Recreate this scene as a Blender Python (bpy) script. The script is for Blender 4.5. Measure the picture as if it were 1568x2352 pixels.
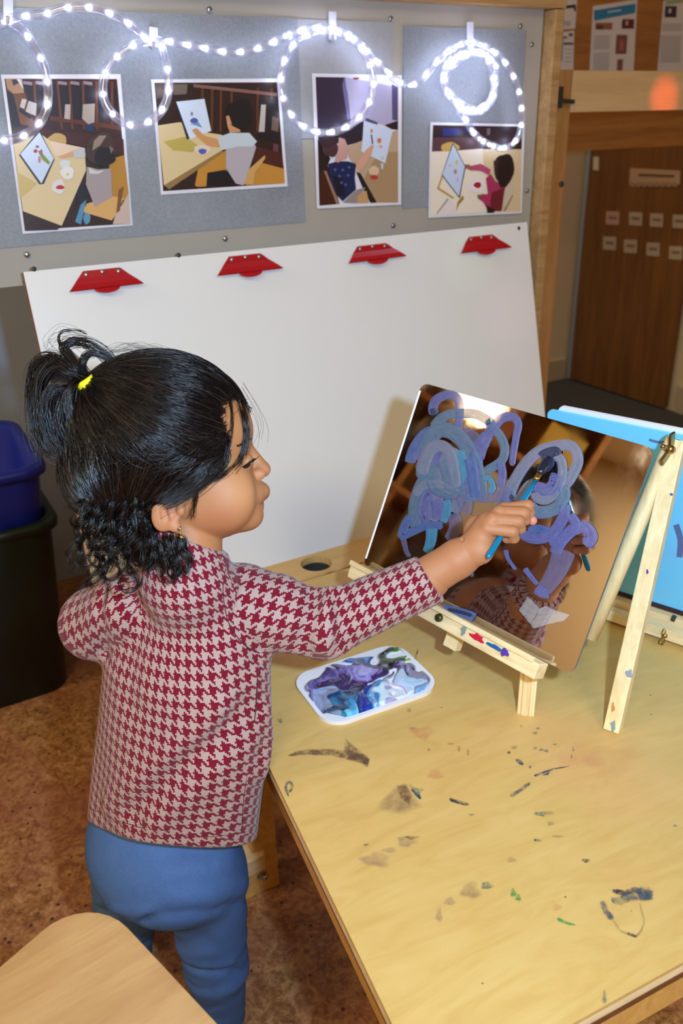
import bpy, bmesh, math, random
import numpy as np
from mathutils import Vector
for o in list(bpy.data.objects): bpy.data.objects.remove(o)
random.seed(7); rng = np.random.default_rng(7)
SC = bpy.context.scene; COL = SC.collection
R = math.radians

# ------------------------------------------------------------------ camera
FPX, IMW, IMH = 1920.0, 1568.0, 2352.0
PITCH, ROLL, CAMH = R(25), R(-1.5), 1.08
C0 = np.array([0, 0, CAMH])
FW = np.array([0, math.cos(PITCH), -math.sin(PITCH)])
_r = np.array([1.0, 0, 0]); _u = np.cross(_r, FW)
RT = _r*math.cos(ROLL) + _u*math.sin(ROLL)
UP = -_r*math.sin(ROLL) + _u*math.cos(ROLL)
cd = bpy.data.cameras.new('camera'); cam = bpy.data.objects.new('camera', cd); COL.objects.link(cam)
cam.location = C0
from mathutils import Matrix
cam.matrix_world = Matrix(((RT[0], UP[0], -FW[0], 0), (RT[1], UP[1], -FW[1], 0), (RT[2], UP[2], -FW[2], CAMH), (0, 0, 0, 1)))
cd.sensor_fit = 'VERTICAL'; cd.sensor_height = 24.0; cd.lens = 24.0*FPX/IMH
cd.clip_start = 0.02; cd.clip_end = 60
cd.dof.use_dof = True; cd.dof.focus_distance = 0.85; cd.dof.aperture_fstop = 4.6
SC.camera = cam

# ------------------------------------------------------------------ light and exposure
vs = SC.view_settings
vs.view_transform = 'Standard'; vs.look = 'None'; vs.gamma = 1.0; vs.use_curve_mapping = False
vs.exposure = 0.0
wd = bpy.data.worlds.new('room_air'); SC.world = wd; wd.use_nodes = True
wd.node_tree.nodes['Background'].inputs[0].default_value = (1.0, 0.8, 0.55, 1)
wd.node_tree.nodes['Background'].inputs[1].default_value = 0.12
def light(name, kind, loc, energy, color, target=None, size=0.1, size_y=None, spread=None, spot=None, blend=.3):
    l = bpy.data.lights.new(name, kind); l.energy = energy; l.color = color
    if kind == 'AREA':
        l.size = size
        if size_y: l.shape = 'RECTANGLE'; l.size_y = size_y
        else: l.shape = 'DISK'
        if spread: l.spread = spread
    else:
        l.shadow_soft_size = size
    if kind == 'SPOT': l.spot_size = spot; l.spot_blend = blend
    o = bpy.data.objects.new(name, l); COL.objects.link(o); o.location = loc
    if target is not None:
        o.rotation_euler = (Vector(target) - Vector(loc)).to_track_quat('-Z', 'Y').to_euler()
    return o
FLASH = C0 + RT*0.115 + UP*0.05
light('camera_flash', 'AREA', FLASH, 12.6, (0.43, 0.68, 1.0), FLASH + FW + np.array([0, 0, .12]), size=0.035)
light('ceiling_fill_light', 'AREA', (-0.7, -1.5, 2.47), 37, (1.0, 0.91, 0.60), (-0.7, -1.5, 0), size=1.1, size_y=0.6)  # unseen ceiling light added for the room's warm ambient
light('ceiling_fill_light', 'AREA', (-2.6, -0.3, 2.47), 34, (1.0, 0.9, 0.65), (-2.6, -0.3, 0), size=1.1, size_y=0.6)  # added fill, brightens the left wall that the mirror shows
light('ceiling_fill_light', 'AREA', (1.1, -1.6, 2.47), 37, (1.0, 0.91, 0.60), (1.1, -1.6, 0), size=1.1, size_y=0.6)  # second added ambient light, set behind the camera to reach the whiteboard

light('hall_fill_light', 'AREA', (0.55, 3.05, 2.4), 13, (1.0, 0.9, 0.66), (0.55, 3.05, 0), size=.5, size_y=.3)  # added fill to brighten the hall jamb and door; no known lamp
light('party_light_red', 'SPOT', (1.1, 0.3, 1.5), 130, (1.0, 0.10, 0.03), (0.753, 2.099, 1.112), size=.004, spot=R(3.4), blend=1.0)
light('party_light_green', 'SPOT', (1.1, 0.3, 1.5), 5, (0.40, 1.0, 0.50), (0.246, 1.564, .846), size=.004, spot=R(5), blend=1.0)
light('party_light_pink', 'SPOT', (1.1, 0.3, 1.5), 6, (1.0, 0.40, 0.9), (0.326, 1.581, .746), size=.004, spot=R(6), blend=1.0)

# ------------------------------------------------------------------ geometry helpers
def ray(x, y): return FW*FPX + RT*(x-IMW/2) - UP*(y-IMH/2)
def onplane(x, y, n, k): d = ray(x, y); return C0 + d*((k-C0@n)/(d@n))
def PY(x, y, Y): d = ray(x, y); return C0 + d*(Y/d[1])                 # point on the vertical plane at distance Y
def PD(x, y, dep): return C0 + ray(x, y)*(dep/FPX)                       # point at a depth along the view axis
def project(P):
    q = np.asarray(P)-C0; z = q@FW
    return np.stack([IMW/2+FPX*(q@RT)/z, IMH/2-FPX*(q@UP)/z], -1)
TH = R(29.5)
U = np.array([math.cos(TH), math.sin(TH), 0]); V = np.array([-math.sin(TH), math.cos(TH), 0]); Z = np.array([0, 0, 1.0])
ESC = [1.0]
def W(u, v, z): k = ESC[0]; return U*u*k + V*v*k + Z*(CAMH+(z-CAMH)*k)     # easel-wall axes to world
ZT = 0.48                                                                # table top

def parent_loc(p):
    L = np.zeros(3)
    while p is not None: L = L + np.array(p.location); p = p.parent
    return L
def obj(name, verts, faces, mat, parent=None, smooth=False, base=False, mats=None, fmat=None):
    v = np.asarray(verts, dtype=float)
    lo, hi = v.min(0), v.max(0); org = (lo+hi)/2
    if base: org[2] = lo[2]
    me = bpy.data.meshes.new(name)
    me.from_pydata((v-org).tolist(), [], [list(map(int, f)) for f in faces])
    for m in (mats or [mat]): me.materials.append(m)
    if fmat is not None: me.polygons.foreach_set('material_index', np.asarray(fmat, dtype=np.int32))
    if smooth: me.polygons.foreach_set('use_smooth', np.ones(len(me.polygons), dtype=bool))
    me.update()
    o = bpy.data.objects.new(name, me); COL.objects.link(o)
    o.location = org - parent_loc(parent); o.parent = parent
    return o
def empty(name, loc, label=None, cat=None, group=None):
    o = bpy.data.objects.new(name, None); COL.objects.link(o); o.location = loc; o.empty_display_size = .05
    if label: tag(o, label, cat, group)
    return o
def tag(o, label, cat, group=None):
    o['label'] = label; o['category'] = cat
    if group: o['group'] = group
    return o
def struct(o): o['kind'] = 'structure'; return o
BOXF = [(0, 3, 2, 1), (4, 5, 6, 7), (0, 1, 5, 4), (1, 2, 6, 5), (2, 3, 7, 6), (3, 0, 4, 7)]
def boxv(p, a, b, c):     # corner-centre box from centre p and half axes a,b,c
    p, a, b, c = map(np.asarray, (p, a, b, c))
    return np.array([p-a-b-c, p+a-b-c, p+a+b-c, p-a+b-c, p-a-b+c, p+a-b+c, p+a+b+c, p-a+b+c])
def bevel_me(o, w, seg=2):
    bm = bmesh.new(); bm.from_mesh(o.data)
    bmesh.ops.recalc_face_normals(bm, faces=bm.faces)
    bmesh.ops.bevel(bm, geom=list(bm.edges), offset=w, segments=seg, profile=.6, affect='EDGES', clamp_overlap=True)
    bm.to_mesh(o.data); bm.free(); return o
def fixn(o):
    bm = bmesh.new(); bm.from_mesh(o.data); bmesh.ops.recalc_face_normals(bm, faces=bm.faces); bm.to_mesh(o.data); bm.free(); return o
def uvbox(name, u0, u1, v0, v1, z0, z1, mat, parent=None, bev=0.0, base=False):
    o = obj(name, boxv(W((u0+u1)/2, (v0+v1)/2, (z0+z1)/2), U*(u1-u0)/2*ESC[0], V*(v1-v0)/2*ESC[0], Z*(z1-z0)/2*ESC[0]), BOXF, mat, parent, base=base)
    if bev: bevel_me(o, bev)
    return o
def bar(name, p, q, side, hw, hh, mat, parent=None, bev=0.0):   # bar from p to q, rectangular section
    p, q, side = map(np.asarray, (p, q, side)); d = (q-p); L = np.linalg.norm(d); d = d/L
    s = side - d*(side@d); s = s/np.linalg.norm(s); t = np.cross(d, s)
    o = obj(name, boxv((p+q)/2, d*L/2, s*hw, t*hh), BOXF, mat, parent)
    fixn(o)
    if bev: bevel_me(o, bev)
    return o
def tube_mesh(path, rad, n=10, cap=True):
    path = np.asarray(path, float); m = len(path); rad = np.broadcast_to(np.asarray(rad, float), (m,))
    T = np.gradient(path, axis=0); T /= np.linalg.norm(T, axis=1)[:, None]+1e-12
    a = np.array([0, 0, 1.0]) if abs(T[0][2]) < .9 else np.array([1.0, 0, 0])
    vs_, fs = [], []
    N = np.cross(T[0], a); N /= np.linalg.norm(N)
    ang = np.arange(n)*2*math.pi/n
    for i in range(m):
        N = N - T[i]*(N@T[i]); N /= np.linalg.norm(N); B = np.cross(T[i], N)
        vs_.append(path[i] + rad[i]*(np.cos(ang)[:, None]*N + np.sin(ang)[:, None]*B))
    for i in range(m-1):
        for j in range(n):
            k = (j+1) % n
            fs.append((i*n+j, i*n+k, (i+1)*n+k, (i+1)*n+j))
    if cap: fs.append(tuple(range(n-1, -1, -1))); fs.append(tuple((m-1)*n+j for j in range(n)))
    return np.concatenate(vs_), fs
def catmull(P, n=8, closed=False):
    P = np.asarray(P, float); out = []
    m = len(P); rngi = range(m if closed else m-1)
    for i in rngi:
        g = lambda k: P[k % m] if closed else P[min(max(k, 0), m-1)]
        p0, p1, p2, p3 = g(i-1), g(i), g(i+1), g(i+2)
        for t in np.linspace(0, 1, n, endpoint=False):
            out.append(.5*((2*p1)+(p2-p0)*t+(2*p0-5*p1+4*p2-p3)*t*t+(3*p1-p0-3*p2+p3)*t**3))
    if not closed: out.append(P[-1])
    return np.array(out)
def lathe(name, p, axis, prof, mat, parent=None, n=20, smooth=True):   # prof: (r, h) along axis
    axis = np.asarray(axis, float); axis /= np.linalg.norm(axis)
    a = np.array([1.0, 0, 0]) if abs(axis[0]) < .8 else np.array([0, 1.0, 0])
    e = np.cross(axis, a); e /= np.linalg.norm(e); f = np.cross(axis, e)
    ang = np.arange(n)*2*math.pi/n; vs_ = []; fs = []
    for r, h in prof: vs_.append(np.asarray(p)+axis*h + r*(np.cos(ang)[:, None]*e + np.sin(ang)[:, None]*f))
    for i in range(len(prof)-1):
        for j in range(n): k = (j+1) % n; fs.append((i*n+j, i*n+k, (i+1)*n+k, (i+1)*n+j))
    fs.append(tuple(range(n-1, -1, -1))); fs.append(tuple((len(prof)-1)*n+j for j in range(n)))
    return fixn(obj(name, np.concatenate(vs_), fs, mat, parent, smooth))
def prism(name, poly3, nrm, th, mat, parent=None, bev=0.0):      # polygon in 3D extruded by th along nrm
    P = np.asarray(poly3); n = len(P); nrm = np.asarray(nrm)
    fs = [tuple(range(n-1, -1, -1)), tuple(range(n, 2*n))]+[(i, (i+1) % n, n+(i+1) % n, n+i) for i in range(n)]
    o = fixn(obj(name, np.concatenate([P, P+nrm*th]), fs, mat, parent))
    if bev: bevel_me(o, bev)
    return o
def rrect(c, a, b, ha, hb, r, n=6):      # rounded rectangle ring in the plane of unit axes a,b
    out = []
    for sx, sy, t0 in ((1, 1, 0), (-1, 1, 90), (-1, -1, 180), (1, -1, 270)):
        for i in range(n+1):
            t = R(t0+90*i/n)
            out.append(np.asarray(c)+a*(sx*(ha-r)+r*math.cos(t))+b*(sy*(hb-r)+r*math.sin(t)))
    return np.array(out)

# ------------------------------------------------------------------ material helpers
def s2l(c): return tuple(((x/255)/12.92 if x/255 <= .04045 else ((x/255+.055)/1.055)**2.4) for x in c)
class NT:
    def __init__(s, name):
        s.m = bpy.data.materials.new(name); s.m.use_nodes = True; s.t = s.m.node_tree; s.b = s.t.nodes['Principled BSDF']; s.out = s.t.nodes['Material Output']
    def n(s, typ, **kw):
        nd = s.t.nodes.new(typ)
        for k, v in kw.items():
            if k.startswith('i_'):
                key = k[2:]; key = int(key) if key.isdigit() else key.replace('_', ' ')
                s.set(nd.inputs[key], v)
            else: setattr(nd, k, v)
        return nd
    def set(s, inp, v):
        if hasattr(v, 'is_output') or isinstance(v, bpy.types.NodeSocket): s.t.links.new(v, inp)
        else: inp.default_value = v
    def math(s, op, a, b=0.0, c=0.0):
        nd = s.t.nodes.new('ShaderNodeMath'); nd.operation = op
        for i, x in enumerate((a, b, c)): s.set(nd.inputs[i], x)
        return nd.outputs[0]
    def mix(s, f, a, b, bt='MIX'):
        nd = s.t.nodes.new('ShaderNodeMix'); nd.data_type = 'RGBA'; nd.blend_type = bt
        s.set(nd.inputs[0], f); s.set(nd.inputs[6], col4(a)); s.set(nd.inputs[7], col4(b)); return nd.outputs[2]
    def ramp(s, f, stops):
        nd = s.t.nodes.new('ShaderNodeValToRGB'); s.set(nd.inputs[0], f); cr = nd.color_ramp
        while len(cr.elements) < len(stops): cr.elements.new(.5)
        for e, (p, c) in zip(cr.elements, stops): e.position = p; e.color = col4(c)
        return nd.outputs[0]
    def noise(s, scale, vec=None, detail=4, rough=.6, dist=0.0):
        nd = s.t.nodes.new('ShaderNodeTexNoise'); nd.inputs['Scale'].default_value = scale; nd.inputs['Detail'].default_value = detail
        nd.inputs['Roughness'].default_value = rough; nd.inputs['Distortion'].default_value = dist
        if vec is not None: s.t.links.new(vec, nd.inputs['Vector'])
        return nd.outputs[0]
    def coord(s, kind='Object', scale=(1, 1, 1), rot=(0, 0, 0)):
        tc = s.t.nodes.new('ShaderNodeTexCoord'); mp = s.t.nodes.new('ShaderNodeMapping')
        s.t.links.new(tc.outputs[kind], mp.inputs[0]); mp.inputs['Scale'].default_value = scale; mp.inputs['Rotation'].default_value = rot
        return mp.outputs[0]
    def bump(s, h, strength=.3, dist=.001):
        nd = s.t.nodes.new('ShaderNodeBump'); nd.inputs['Strength'].default_value = strength; nd.inputs['Distance'].default_value = dist
        s.t.links.new(h, nd.inputs['Height']); s.t.links.new(nd.outputs[0], s.b.inputs['Normal'])
    def base(s, c): s.set(s.b.inputs['Base Color'], col4(c)); return s
    def p(s, **kw):
        for k, v in kw.items(): s.set(s.b.inputs[k.replace('_', ' ')], v)
        return s
def col4(c):
    if isinstance(c, bpy.types.NodeSocket): return c
    return (*c, 1.0) if len(c) == 3 else c
def simple(name, rgb, rough=.5, metal=0.0, var=.0, vscale=40, **kw):
    m = NT(name); c = s2l(rgb)
    if var:
        f = m.noise(vscale, m.coord())
        m.base(m.mix(f, tuple(x*(1-var) for x in c), tuple(min(1, x*(1+var)) for x in c)))
    else: m.base(c)
    m.p(Roughness=rough, Metallic=metal, **kw); return m.m
def wood(name, light_c, dark_c, axis='x', rotz=0.0, scale=1.0, rough=.45, spec=.4, knots=False):
    m = NT(name)
    st = {'x': (1.2, 14, 14), 'y': (14, 1.2, 14), 'z': (14, 14, 1.2)}[axis]
    tc = m.t.nodes.new('ShaderNodeTexCoord'); r1 = m.t.nodes.new('ShaderNodeMapping'); r1.inputs['Rotation'].default_value = (0, 0, -rotz)
    m.t.links.new(tc.outputs['Object'], r1.inputs[0])
    mp = m.t.nodes.new('ShaderNodeMapping'); mp.inputs['Scale'].default_value = tuple(x*scale for x in st); m.t.links.new(r1.outputs[0], mp.inputs[0])
    n1 = m.noise(3.0, mp.outputs[0], 5, .65, .6); n2 = m.noise(14.0, mp.outputs[0], 3, .6, .2)
    f = m.math('ADD', m.math('MULTIPLY', n1, .7), m.math('MULTIPLY', n2, .3))
    m.base(m.ramp(f, [(.32, s2l(dark_c)), (.62, s2l(light_c))]))
    m.p(Roughness=rough); m.b.inputs['Specular IOR Level'].default_value = spec
    m.bump(n2, .08, .0005)
    return m.m

# ------------------------------------------------------------------ materials
M = {}
M['table'] = None
def mat_table():
    m = NT('table_birch_plywood')
    tc = m.t.nodes.new('ShaderNodeTexCoord'); r1 = m.t.nodes.new('ShaderNodeMapping'); r1.inputs['Rotation'].default_value = (0, 0, -R(25))
    m.t.links.new(tc.outputs['Object'], r1.inputs[0])
    mp = m.t.nodes.new('ShaderNodeMapping'); mp.inputs['Scale'].default_value = (5, 22, 5); m.t.links.new(r1.outputs[0], mp.inputs[0])
    g = m.noise(2.2, mp.outputs[0], 6, .65, 1.2); g2 = m.noise(5, r1.outputs[0], 4, .6); fine = m.noise(900, r1.outputs[0], 2, .5)
    f = m.math('ADD', m.math('MULTIPLY', g, .55), m.math('ADD', m.math('MULTIPLY', g2, .35), m.math('MULTIPLY', fine, .10)))
    c = m.ramp(f, [(.3, s2l((192, 150, 80))), (.5, s2l((204, 166, 96))), (.7, s2l((214, 178, 112)))])
    pk = m.noise(3.3, m.coord('Object', (1, 1, 1)), 3, .5)
    c = m.mix(m.ramp(pk, [(.56, (0, 0, 0)), (.72, (.35, .35, .35))]), c, s2l((226, 158, 112)))
    dots = m.n('ShaderNodeTexVoronoi', feature='F1', i_Scale=55.0); m.t.links.new(r1.outputs[0], dots.inputs['Vector'])
    dn = m.noise(22, r1.outputs[0], 1)
    dd = m.math('MULTIPLY', m.math('LESS_THAN', dots.outputs['Distance'], .055), m.math('GREATER_THAN', dn, .6))
    c = m.mix(m.math('MULTIPLY', dd, .75), c, s2l((92, 60, 38)))
    m.base(c); m.p(Roughness=.42); m.b.inputs['Specular IOR Level'].default_value = .35
    m.bump(g, .05, .0004); return m.m
M['table'] = mat_table()
M['ply_edge'] = wood('plywood_edge_pale', (236, 214, 170), (206, 172, 122), 'x', TH, 2, .5)
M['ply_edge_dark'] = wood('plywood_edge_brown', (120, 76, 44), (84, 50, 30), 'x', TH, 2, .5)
M['apron'] = wood('table_apron_birch', (214, 166, 92), (186, 136, 68), 'y', TH, 1, .45)
M['maple'] = wood('maple_veneer', (180, 138, 88), (158, 114, 66), 'x', R(35), 1.1, .35, .5)
M['pine'] = wood('pale_pine', (240, 216, 166), (216, 184, 126), 'z', 0, 1.4, .5)
M['pine_h'] = wood('pale_pine_rail', (240, 218, 172), (212, 178, 122), 'x', R(-40), 1.4, .5)
M['frame_wood'] = wood('frame_wood', (186, 148, 98), (150, 110, 66), 'x', TH, 1.2, .5)
M['post_wood'] = wood('fir_post_wood', (190, 140, 84), (158, 108, 58), 'z', 0, 1.2, .5)
M['header_wood'] = wood('plywood_header', (224, 190, 140), (204, 168, 116), 'x', TH, .8, .5)
M['brown_ply'] = wood('brown_plywood_wall', (176, 118, 58), (138, 86, 38), 'x', TH, .5, .55)
M['door_wood'] = wood('dark_varnished_door', (122, 78, 38), (88, 54, 24), 'z', 0, .6, .4)
M['ledge'] = wood('ledge_plywood', (222, 180, 112), (200, 154, 84), 'x', TH, .8, .45)

def mat_cork():
    m = NT('cork_floor'); co = m.coord('Object')
    big = m.noise(4.5, co, 4, .6, .5); mid = m.noise(38, co, 5, .75, 1.5); grain = m.noise(130, co, 3, .7)
    c = m.ramp(m.math('ADD', m.math('MULTIPLY', mid, .65), m.math('MULTIPLY', grain, .35)), [(.34, s2l((84, 48, 22))), (.47, s2l((144, 94, 48))), (.62, s2l((192, 142, 90)))])
    c = m.mix(m.ramp(big, [(.42, (0, 0, 0)), (.66, (.55, .55, .55))]), c, s2l((150, 84, 66)))
    vo = m.n('ShaderNodeTexVoronoi', feature='F1', i_Scale=60.0); m.t.links.new(co, vo.inputs['Vector'])
    sp = m.math('MULTIPLY', m.math('LESS_THAN', vo.outputs['Distance'], .17), m.math('GREATER_THAN', m.noise(30, co, 1), .5))
    c = m.mix(m.math('MULTIPLY', sp, .85), c, s2l((48, 26, 18)))
    m.base(c); m.p(Roughness=.4); m.bump(mid, .08, .0006); return m.m
M['cork'] = mat_cork()
M['carpet'] = simple('dark_grey_carpet', (52, 50, 48), .95, var=.3, vscale=300)
def mat_felt():
    m = NT('grey_felt_sheet'); co = m.coord()
    a = m.noise(6, co, 3, .5); b = m.noise(260, co, 3, .7)
    f = m.math('ADD', m.math('MULTIPLY', a, .5), m.math('MULTIPLY', b, .5))
    m.base(m.ramp(f, [(.3, s2l((120, 124, 132))), (.7, s2l((156, 160, 164)))])); m.p(Roughness=.55); return m.m
M['felt'] = mat_felt()
M['backboard'] = simple('cream_backing_board', (168, 160, 148), .6, var=.06, vscale=9)
M['white_board'] = NT('glossy_white_laminate').base(s2l((226, 224, 220))).p(Roughness=.32).m
M['beige_wall'] = simple('beige_painted_wall', (196, 172, 136), .7, var=.04, vscale=5)
M['grey_wall'] = simple('grey_painted_wall', (160, 172, 190), .7, var=.08, vscale=5)
M['cream_wall'] = simple('cream_painted_wall', (214, 190, 150), .8, var=.04, vscale=3)
M['ceiling'] = simple('ceiling_paint', (236, 226, 206), .8)
M['baseboard'] = simple('painted_baseboard', (170, 148, 116), .5)
M['steel'] = simple('zinc_screw', (170, 170, 172), .32, 1.0)
M['brass'] = simple('brass_wing_nut', (176, 148, 92), .28, 1.0)
M['dark_metal'] = simple('blackened_latch_steel', (78, 82, 80), .45, .8)
M['red_clip'] = NT('red_enamel').base(s2l((166, 14, 24))).p(Roughness=.28).m
M['paper'] = simple('white_photo_paper', (226, 222, 228), .35)
M['blue_bin'] = simple('blue_plastic', (26, 40, 158), .4)
M['green_bin'] = simple('dark_green_plastic', (12, 28, 22), .45)
M['white_plastic'] = simple('white_plastic', (232, 230, 236), .25)
M['hook'] = simple('clear_white_plastic_hook', (214, 214, 226), .3)
M['dark_red'] = simple('dark_red_cloth', (92, 20, 24), .8)
M['box_white'] = simple('offwhite_card_box', (206, 198, 184), .7)
def mat_print():
    m = NT('printed_ink'); a = m.n('ShaderNodeAttribute', attribute_name='Col'); m.base(a.outputs['Color']); m.p(Roughness=.4); return m.m
M['print'] = mat_print()

def flat_print(name, polys, tofn, nrm, mat, parent, step=.00012, base=.0002):
    """one flat printed picture: list of (rgb, outline) laid down in order"""
    vs_, fs, cs = [], [], []
    for i, (c, poly) in enumerate(polys):
        k = len(vs_)
        for (x, y) in poly: vs_.append(tofn(x, y) + nrm*(base+step*i))
        fs.append(tuple(range(k, k+len(poly)))); cs.append(s2l(c))
    o = obj(name, vs_, fs, mat, parent)
    me = o.data; at = me.color_attributes.new('Col', 'FLOAT_COLOR', 'CORNER')
    arr = []
    for p, c in zip(me.polygons, cs): arr += [*c, 1.0]*p.loop_total
    at.data.foreach_set('color', arr)
    return o
def blob(cx, cy, rx, ry, rot=0, n=18, wob=.06):
    out = []
    for i in range(n):
        t = 2*math.pi*i/n; r = 1+wob*math.sin(3*t+cx)+wob*.7*math.sin(5*t+cy)
        x, y = rx*r*math.cos(t), ry*r*math.sin(t)
        out.append((cx+x*math.cos(rot)-y*math.sin(rot), cy+x*math.sin(rot)+y*math.cos(rot)))
    return out

# ------------------------------------------------------------------ room shell
def quad(name, pts, mat): return struct(obj(name, pts, [(0, 1, 2, 3)], mat))
fl = uvbox('floor', -4.2, 3.6, -3.2, 3.0, -.05, 0, M['cork']); struct(fl)
cp = uvbox('floor_hall', 1.25, 2.72, 1.75, 2.68, 0, .006, M['carpet']); struct(cp)
struct(uvbox('ceiling', -4.2, 3.6, -3.2, 3.0, 2.5, 2.55, M['ceiling']))
struct(uvbox('wall_far', -4.2, -1.1, 2.94, 3.0, 0, 2.5, M['cream_wall']))
struct(uvbox('wall_back', -1.1, 1.2, 2.05, 2.11, 0, 2.5, M['grey_wall']))
struct(uvbox('wall_hall', 1.0, 3.2, 2.70, 2.76, 0, 2.5, M['beige_wall']))
struct(uvbox('wall_left', -3.4, -3.34, -3.2, 3.0, 0, 2.5, M['cream_wall']))
struct(uvbox('wall_front', -4.2, 3.6, -3.26, -3.2, 0, 2.5, M['cream_wall']))
struct(uvbox('wall_right', 2.735, 2.80, -3.2, 2.70, 0, 2.5, M['beige_wall']))
struct(uvbox('baseboard_hall', 1.1, 2.70, 2.685, 2.70, 0.006, .10, M['baseboard'], bev=.003))
struct(uvbox('baseboard_right', 2.715, 2.735, 1.0, 2.10, 0.0, .11, M['baseboard'], bev=.003))
pw = struct(uvbox('wall_plywood', 1.24, 3.0, 2.0, 2.03, .985, 2.5, M['brown_ply']))

# hall door (in the side wall beyond the gate)
dr = empty('door_1', W(2.70, 2.4, 0)); struct(dr)
uvbox('door_leaf', 2.70, 2.73, 2.14, 2.66, .012, 1.98, M['door_wood'], dr, .002)
uvbox('door_edge_strip', 2.695, 2.73, 2.66, 2.675, .012, 1.98, simple('grey_edge_strip', (140, 142, 146), .4), dr)
DU = 2.6995
def ond(x, y): return onplane(x, y, U, DU)
for i, (x, y) in enumerate(((1407, 500), (1460, 502), (1508, 505), (1560, 508), (1400, 558), (1448, 565), (1500, 572), (1552, 580))):
    q = [ond(x-15, y-15), ond(x+15, y-14), ond(x+14, y+17), ond(x-16, y+15)]
    cl = ('pinkish' if i == 0 else 'white')
    ORD = ['first', 'second', 'third', 'fourth']
    o = prism('name_card', q, -U, .001, simple('card_pink' if i == 0 else 'card_white', (178, 132, 116) if i == 0 else (168, 146, 120), .6))
    tag(o, f'small {cl} card on the dark hall door, {ORD[i%4]} from the left in the {"upper" if i<4 else "lower"} row', 'card', 'name cards on the hall door')
    flat_print('card_print', [((120, 96, 84), [(x-10, y-4), (x+9, y-3), (x+9, y+4), (x-10, y+3)])], lambda a, b: onplane(a, b, U, DU-.001), -U, M['print'], o)
o = prism('paper_sign', [ond(1447, 386), ond(1562, 392), ond(1561, 424), ond(1445, 424)], -U, .001, simple('sign_paper', (170, 136, 104), .6))
tag(o, 'pale paper strip sign with scalloped lower edge across the dark hall door', 'sign')
flat_print('sign_print', [((96, 66, 46), [(1466, 399), (1548, 402), (1548, 408), (1466, 405)])]+[((150, 116, 86), blob(1452+k*14, 424, 7, 6)) for k in range(8)], lambda a, b: onplane(a, b, U, DU-.001), -U, M['print'], o)
o = prism('wall_tag', [ond(1363, 360), ond(1375, 360), ond(1374, 392), ond(1362, 390)], -U, .002, simple('tag_white', (190, 176, 150), .5)); tag(o, 'tiny white tag near the top left of the dark hall door', 'tag')

# notices on the plywood wall
PV = 1.9995
def onp(x, y): return onplane(x, y, V, PV)
def notice(name, corners, polys, label):
    o = prism(name, [onp(*c) for c in corners], -V, .0006, simple('notice_paper', (214, 206, 202), .6)); tag(o, label, 'notice', 'notices on the plywood wall')
    flat_print('printing', polys, lambda a, b: onplane(a, b, V, PV-.0006), -V, M['print'], o); return o
def rc(x0, y0, x1, y1, sk=-.06):
    return [(x0+sk*(y0-y0), y0), (x1, y0), (x1+sk*(y1-y0), y1), (x0+sk*(y1-y0), y1)]
lines = lambda x0, x1, y0, y1, n, c: [(c, rc(x0-.06*(y-y0), y, x1-.06*(y-y0), y+2.2, 0)) for y in np.linspace(y0, y1, n)]
notice('notice_sheet', [(1361, 14), (1463, -2), (1450, 240), (1349, 240)],
       [((44, 124, 168), [(1363, 24), (1460, 8), (1458, 30), (1364, 48)]), ((168, 200, 216), [(1395, 26), (1426, 21), (1426, 25), (1395, 30)]),
        ((150, 96, 80), rc(1367, 52, 1406, 68)), ((88, 60, 56), rc(1370, 58, 1385, 68)), ((96, 34, 44), rc(1428, 44, 1456, 66)), ((200, 160, 140), rc(1436, 48, 1442, 58)),
        ((120, 78, 70), rc(1415, 80, 1440, 124)), ((170, 96, 80), rc(1422, 92, 1432, 116)), ((126, 84, 70), rc(1417, 136, 1430, 163))]
       + lines(1364, 1400, 82, 110, 7, (176, 168, 170)) + lines(1362, 1398, 122, 160, 8, (176, 168, 170)),
       'white notice with a blue heading band and three small pictures on plywood wall')
notice('notice_sheet', [(1523, 2), (1580, -10), (1572, 250), (1502, 240)],
       [((150, 168, 120), [(1528, 2), (1568, -4), (1568, 6), (1528, 12)]), ((52, 44, 62), rc(1527, 14, 1554, 40)), ((210, 200, 196), rc(1535, 20, 1541, 30))]
       + lines(1520, 1566, 54, 68, 4, (168, 160, 160)) + lines(1517, 1564, 82, 140, 12, (168, 160, 160)),
       'rightmost notice with a dark picture under a green heading, cut by the photo edge')
notice('notice_sheet', [(1254, 78), (1318, 70), (1314, 240), (1250, 240)],
       [((60, 52, 60), rc(1256, 98, 1316, 103)), ((92, 70, 80), blob(1276, 84, 5, 3)), ((92, 70, 80), blob(1310, 80, 5, 4)), ((150, 150, 156), rc(1287, 88, 1294, 140)), ((70, 60, 66), rc(1284, 84, 1302, 88))]
       + lines(1258, 1284, 112, 146, 5, (180, 172, 172)) + lines(1297, 1314, 112, 140, 4, (180, 172, 172)),
       'pale chart sheet with grey vertical bar right beside the easel frame')
notice('notice_sheet', [(1256, -12), (1326, -20), (1320, 66), (1252, 70)],
       [((40, 36, 42), [(1254, 18), (1322, 10), (1322, 26), (1318, 26), (1317, 18), (1260, 24), (1260, 34), (1255, 36)]), ((40, 36, 42), rc(1256, 2, 1290, 8)), ((150, 96, 100), rc(1258, -6, 1280, 0)),
        ((196, 170, 130), rc(1254, 44, 1276, 66)), ((180, 170, 170), rc(1284, 48, 1310, 60))],
       'upper sheet with black bracket lines above the grey bar chart')

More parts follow.
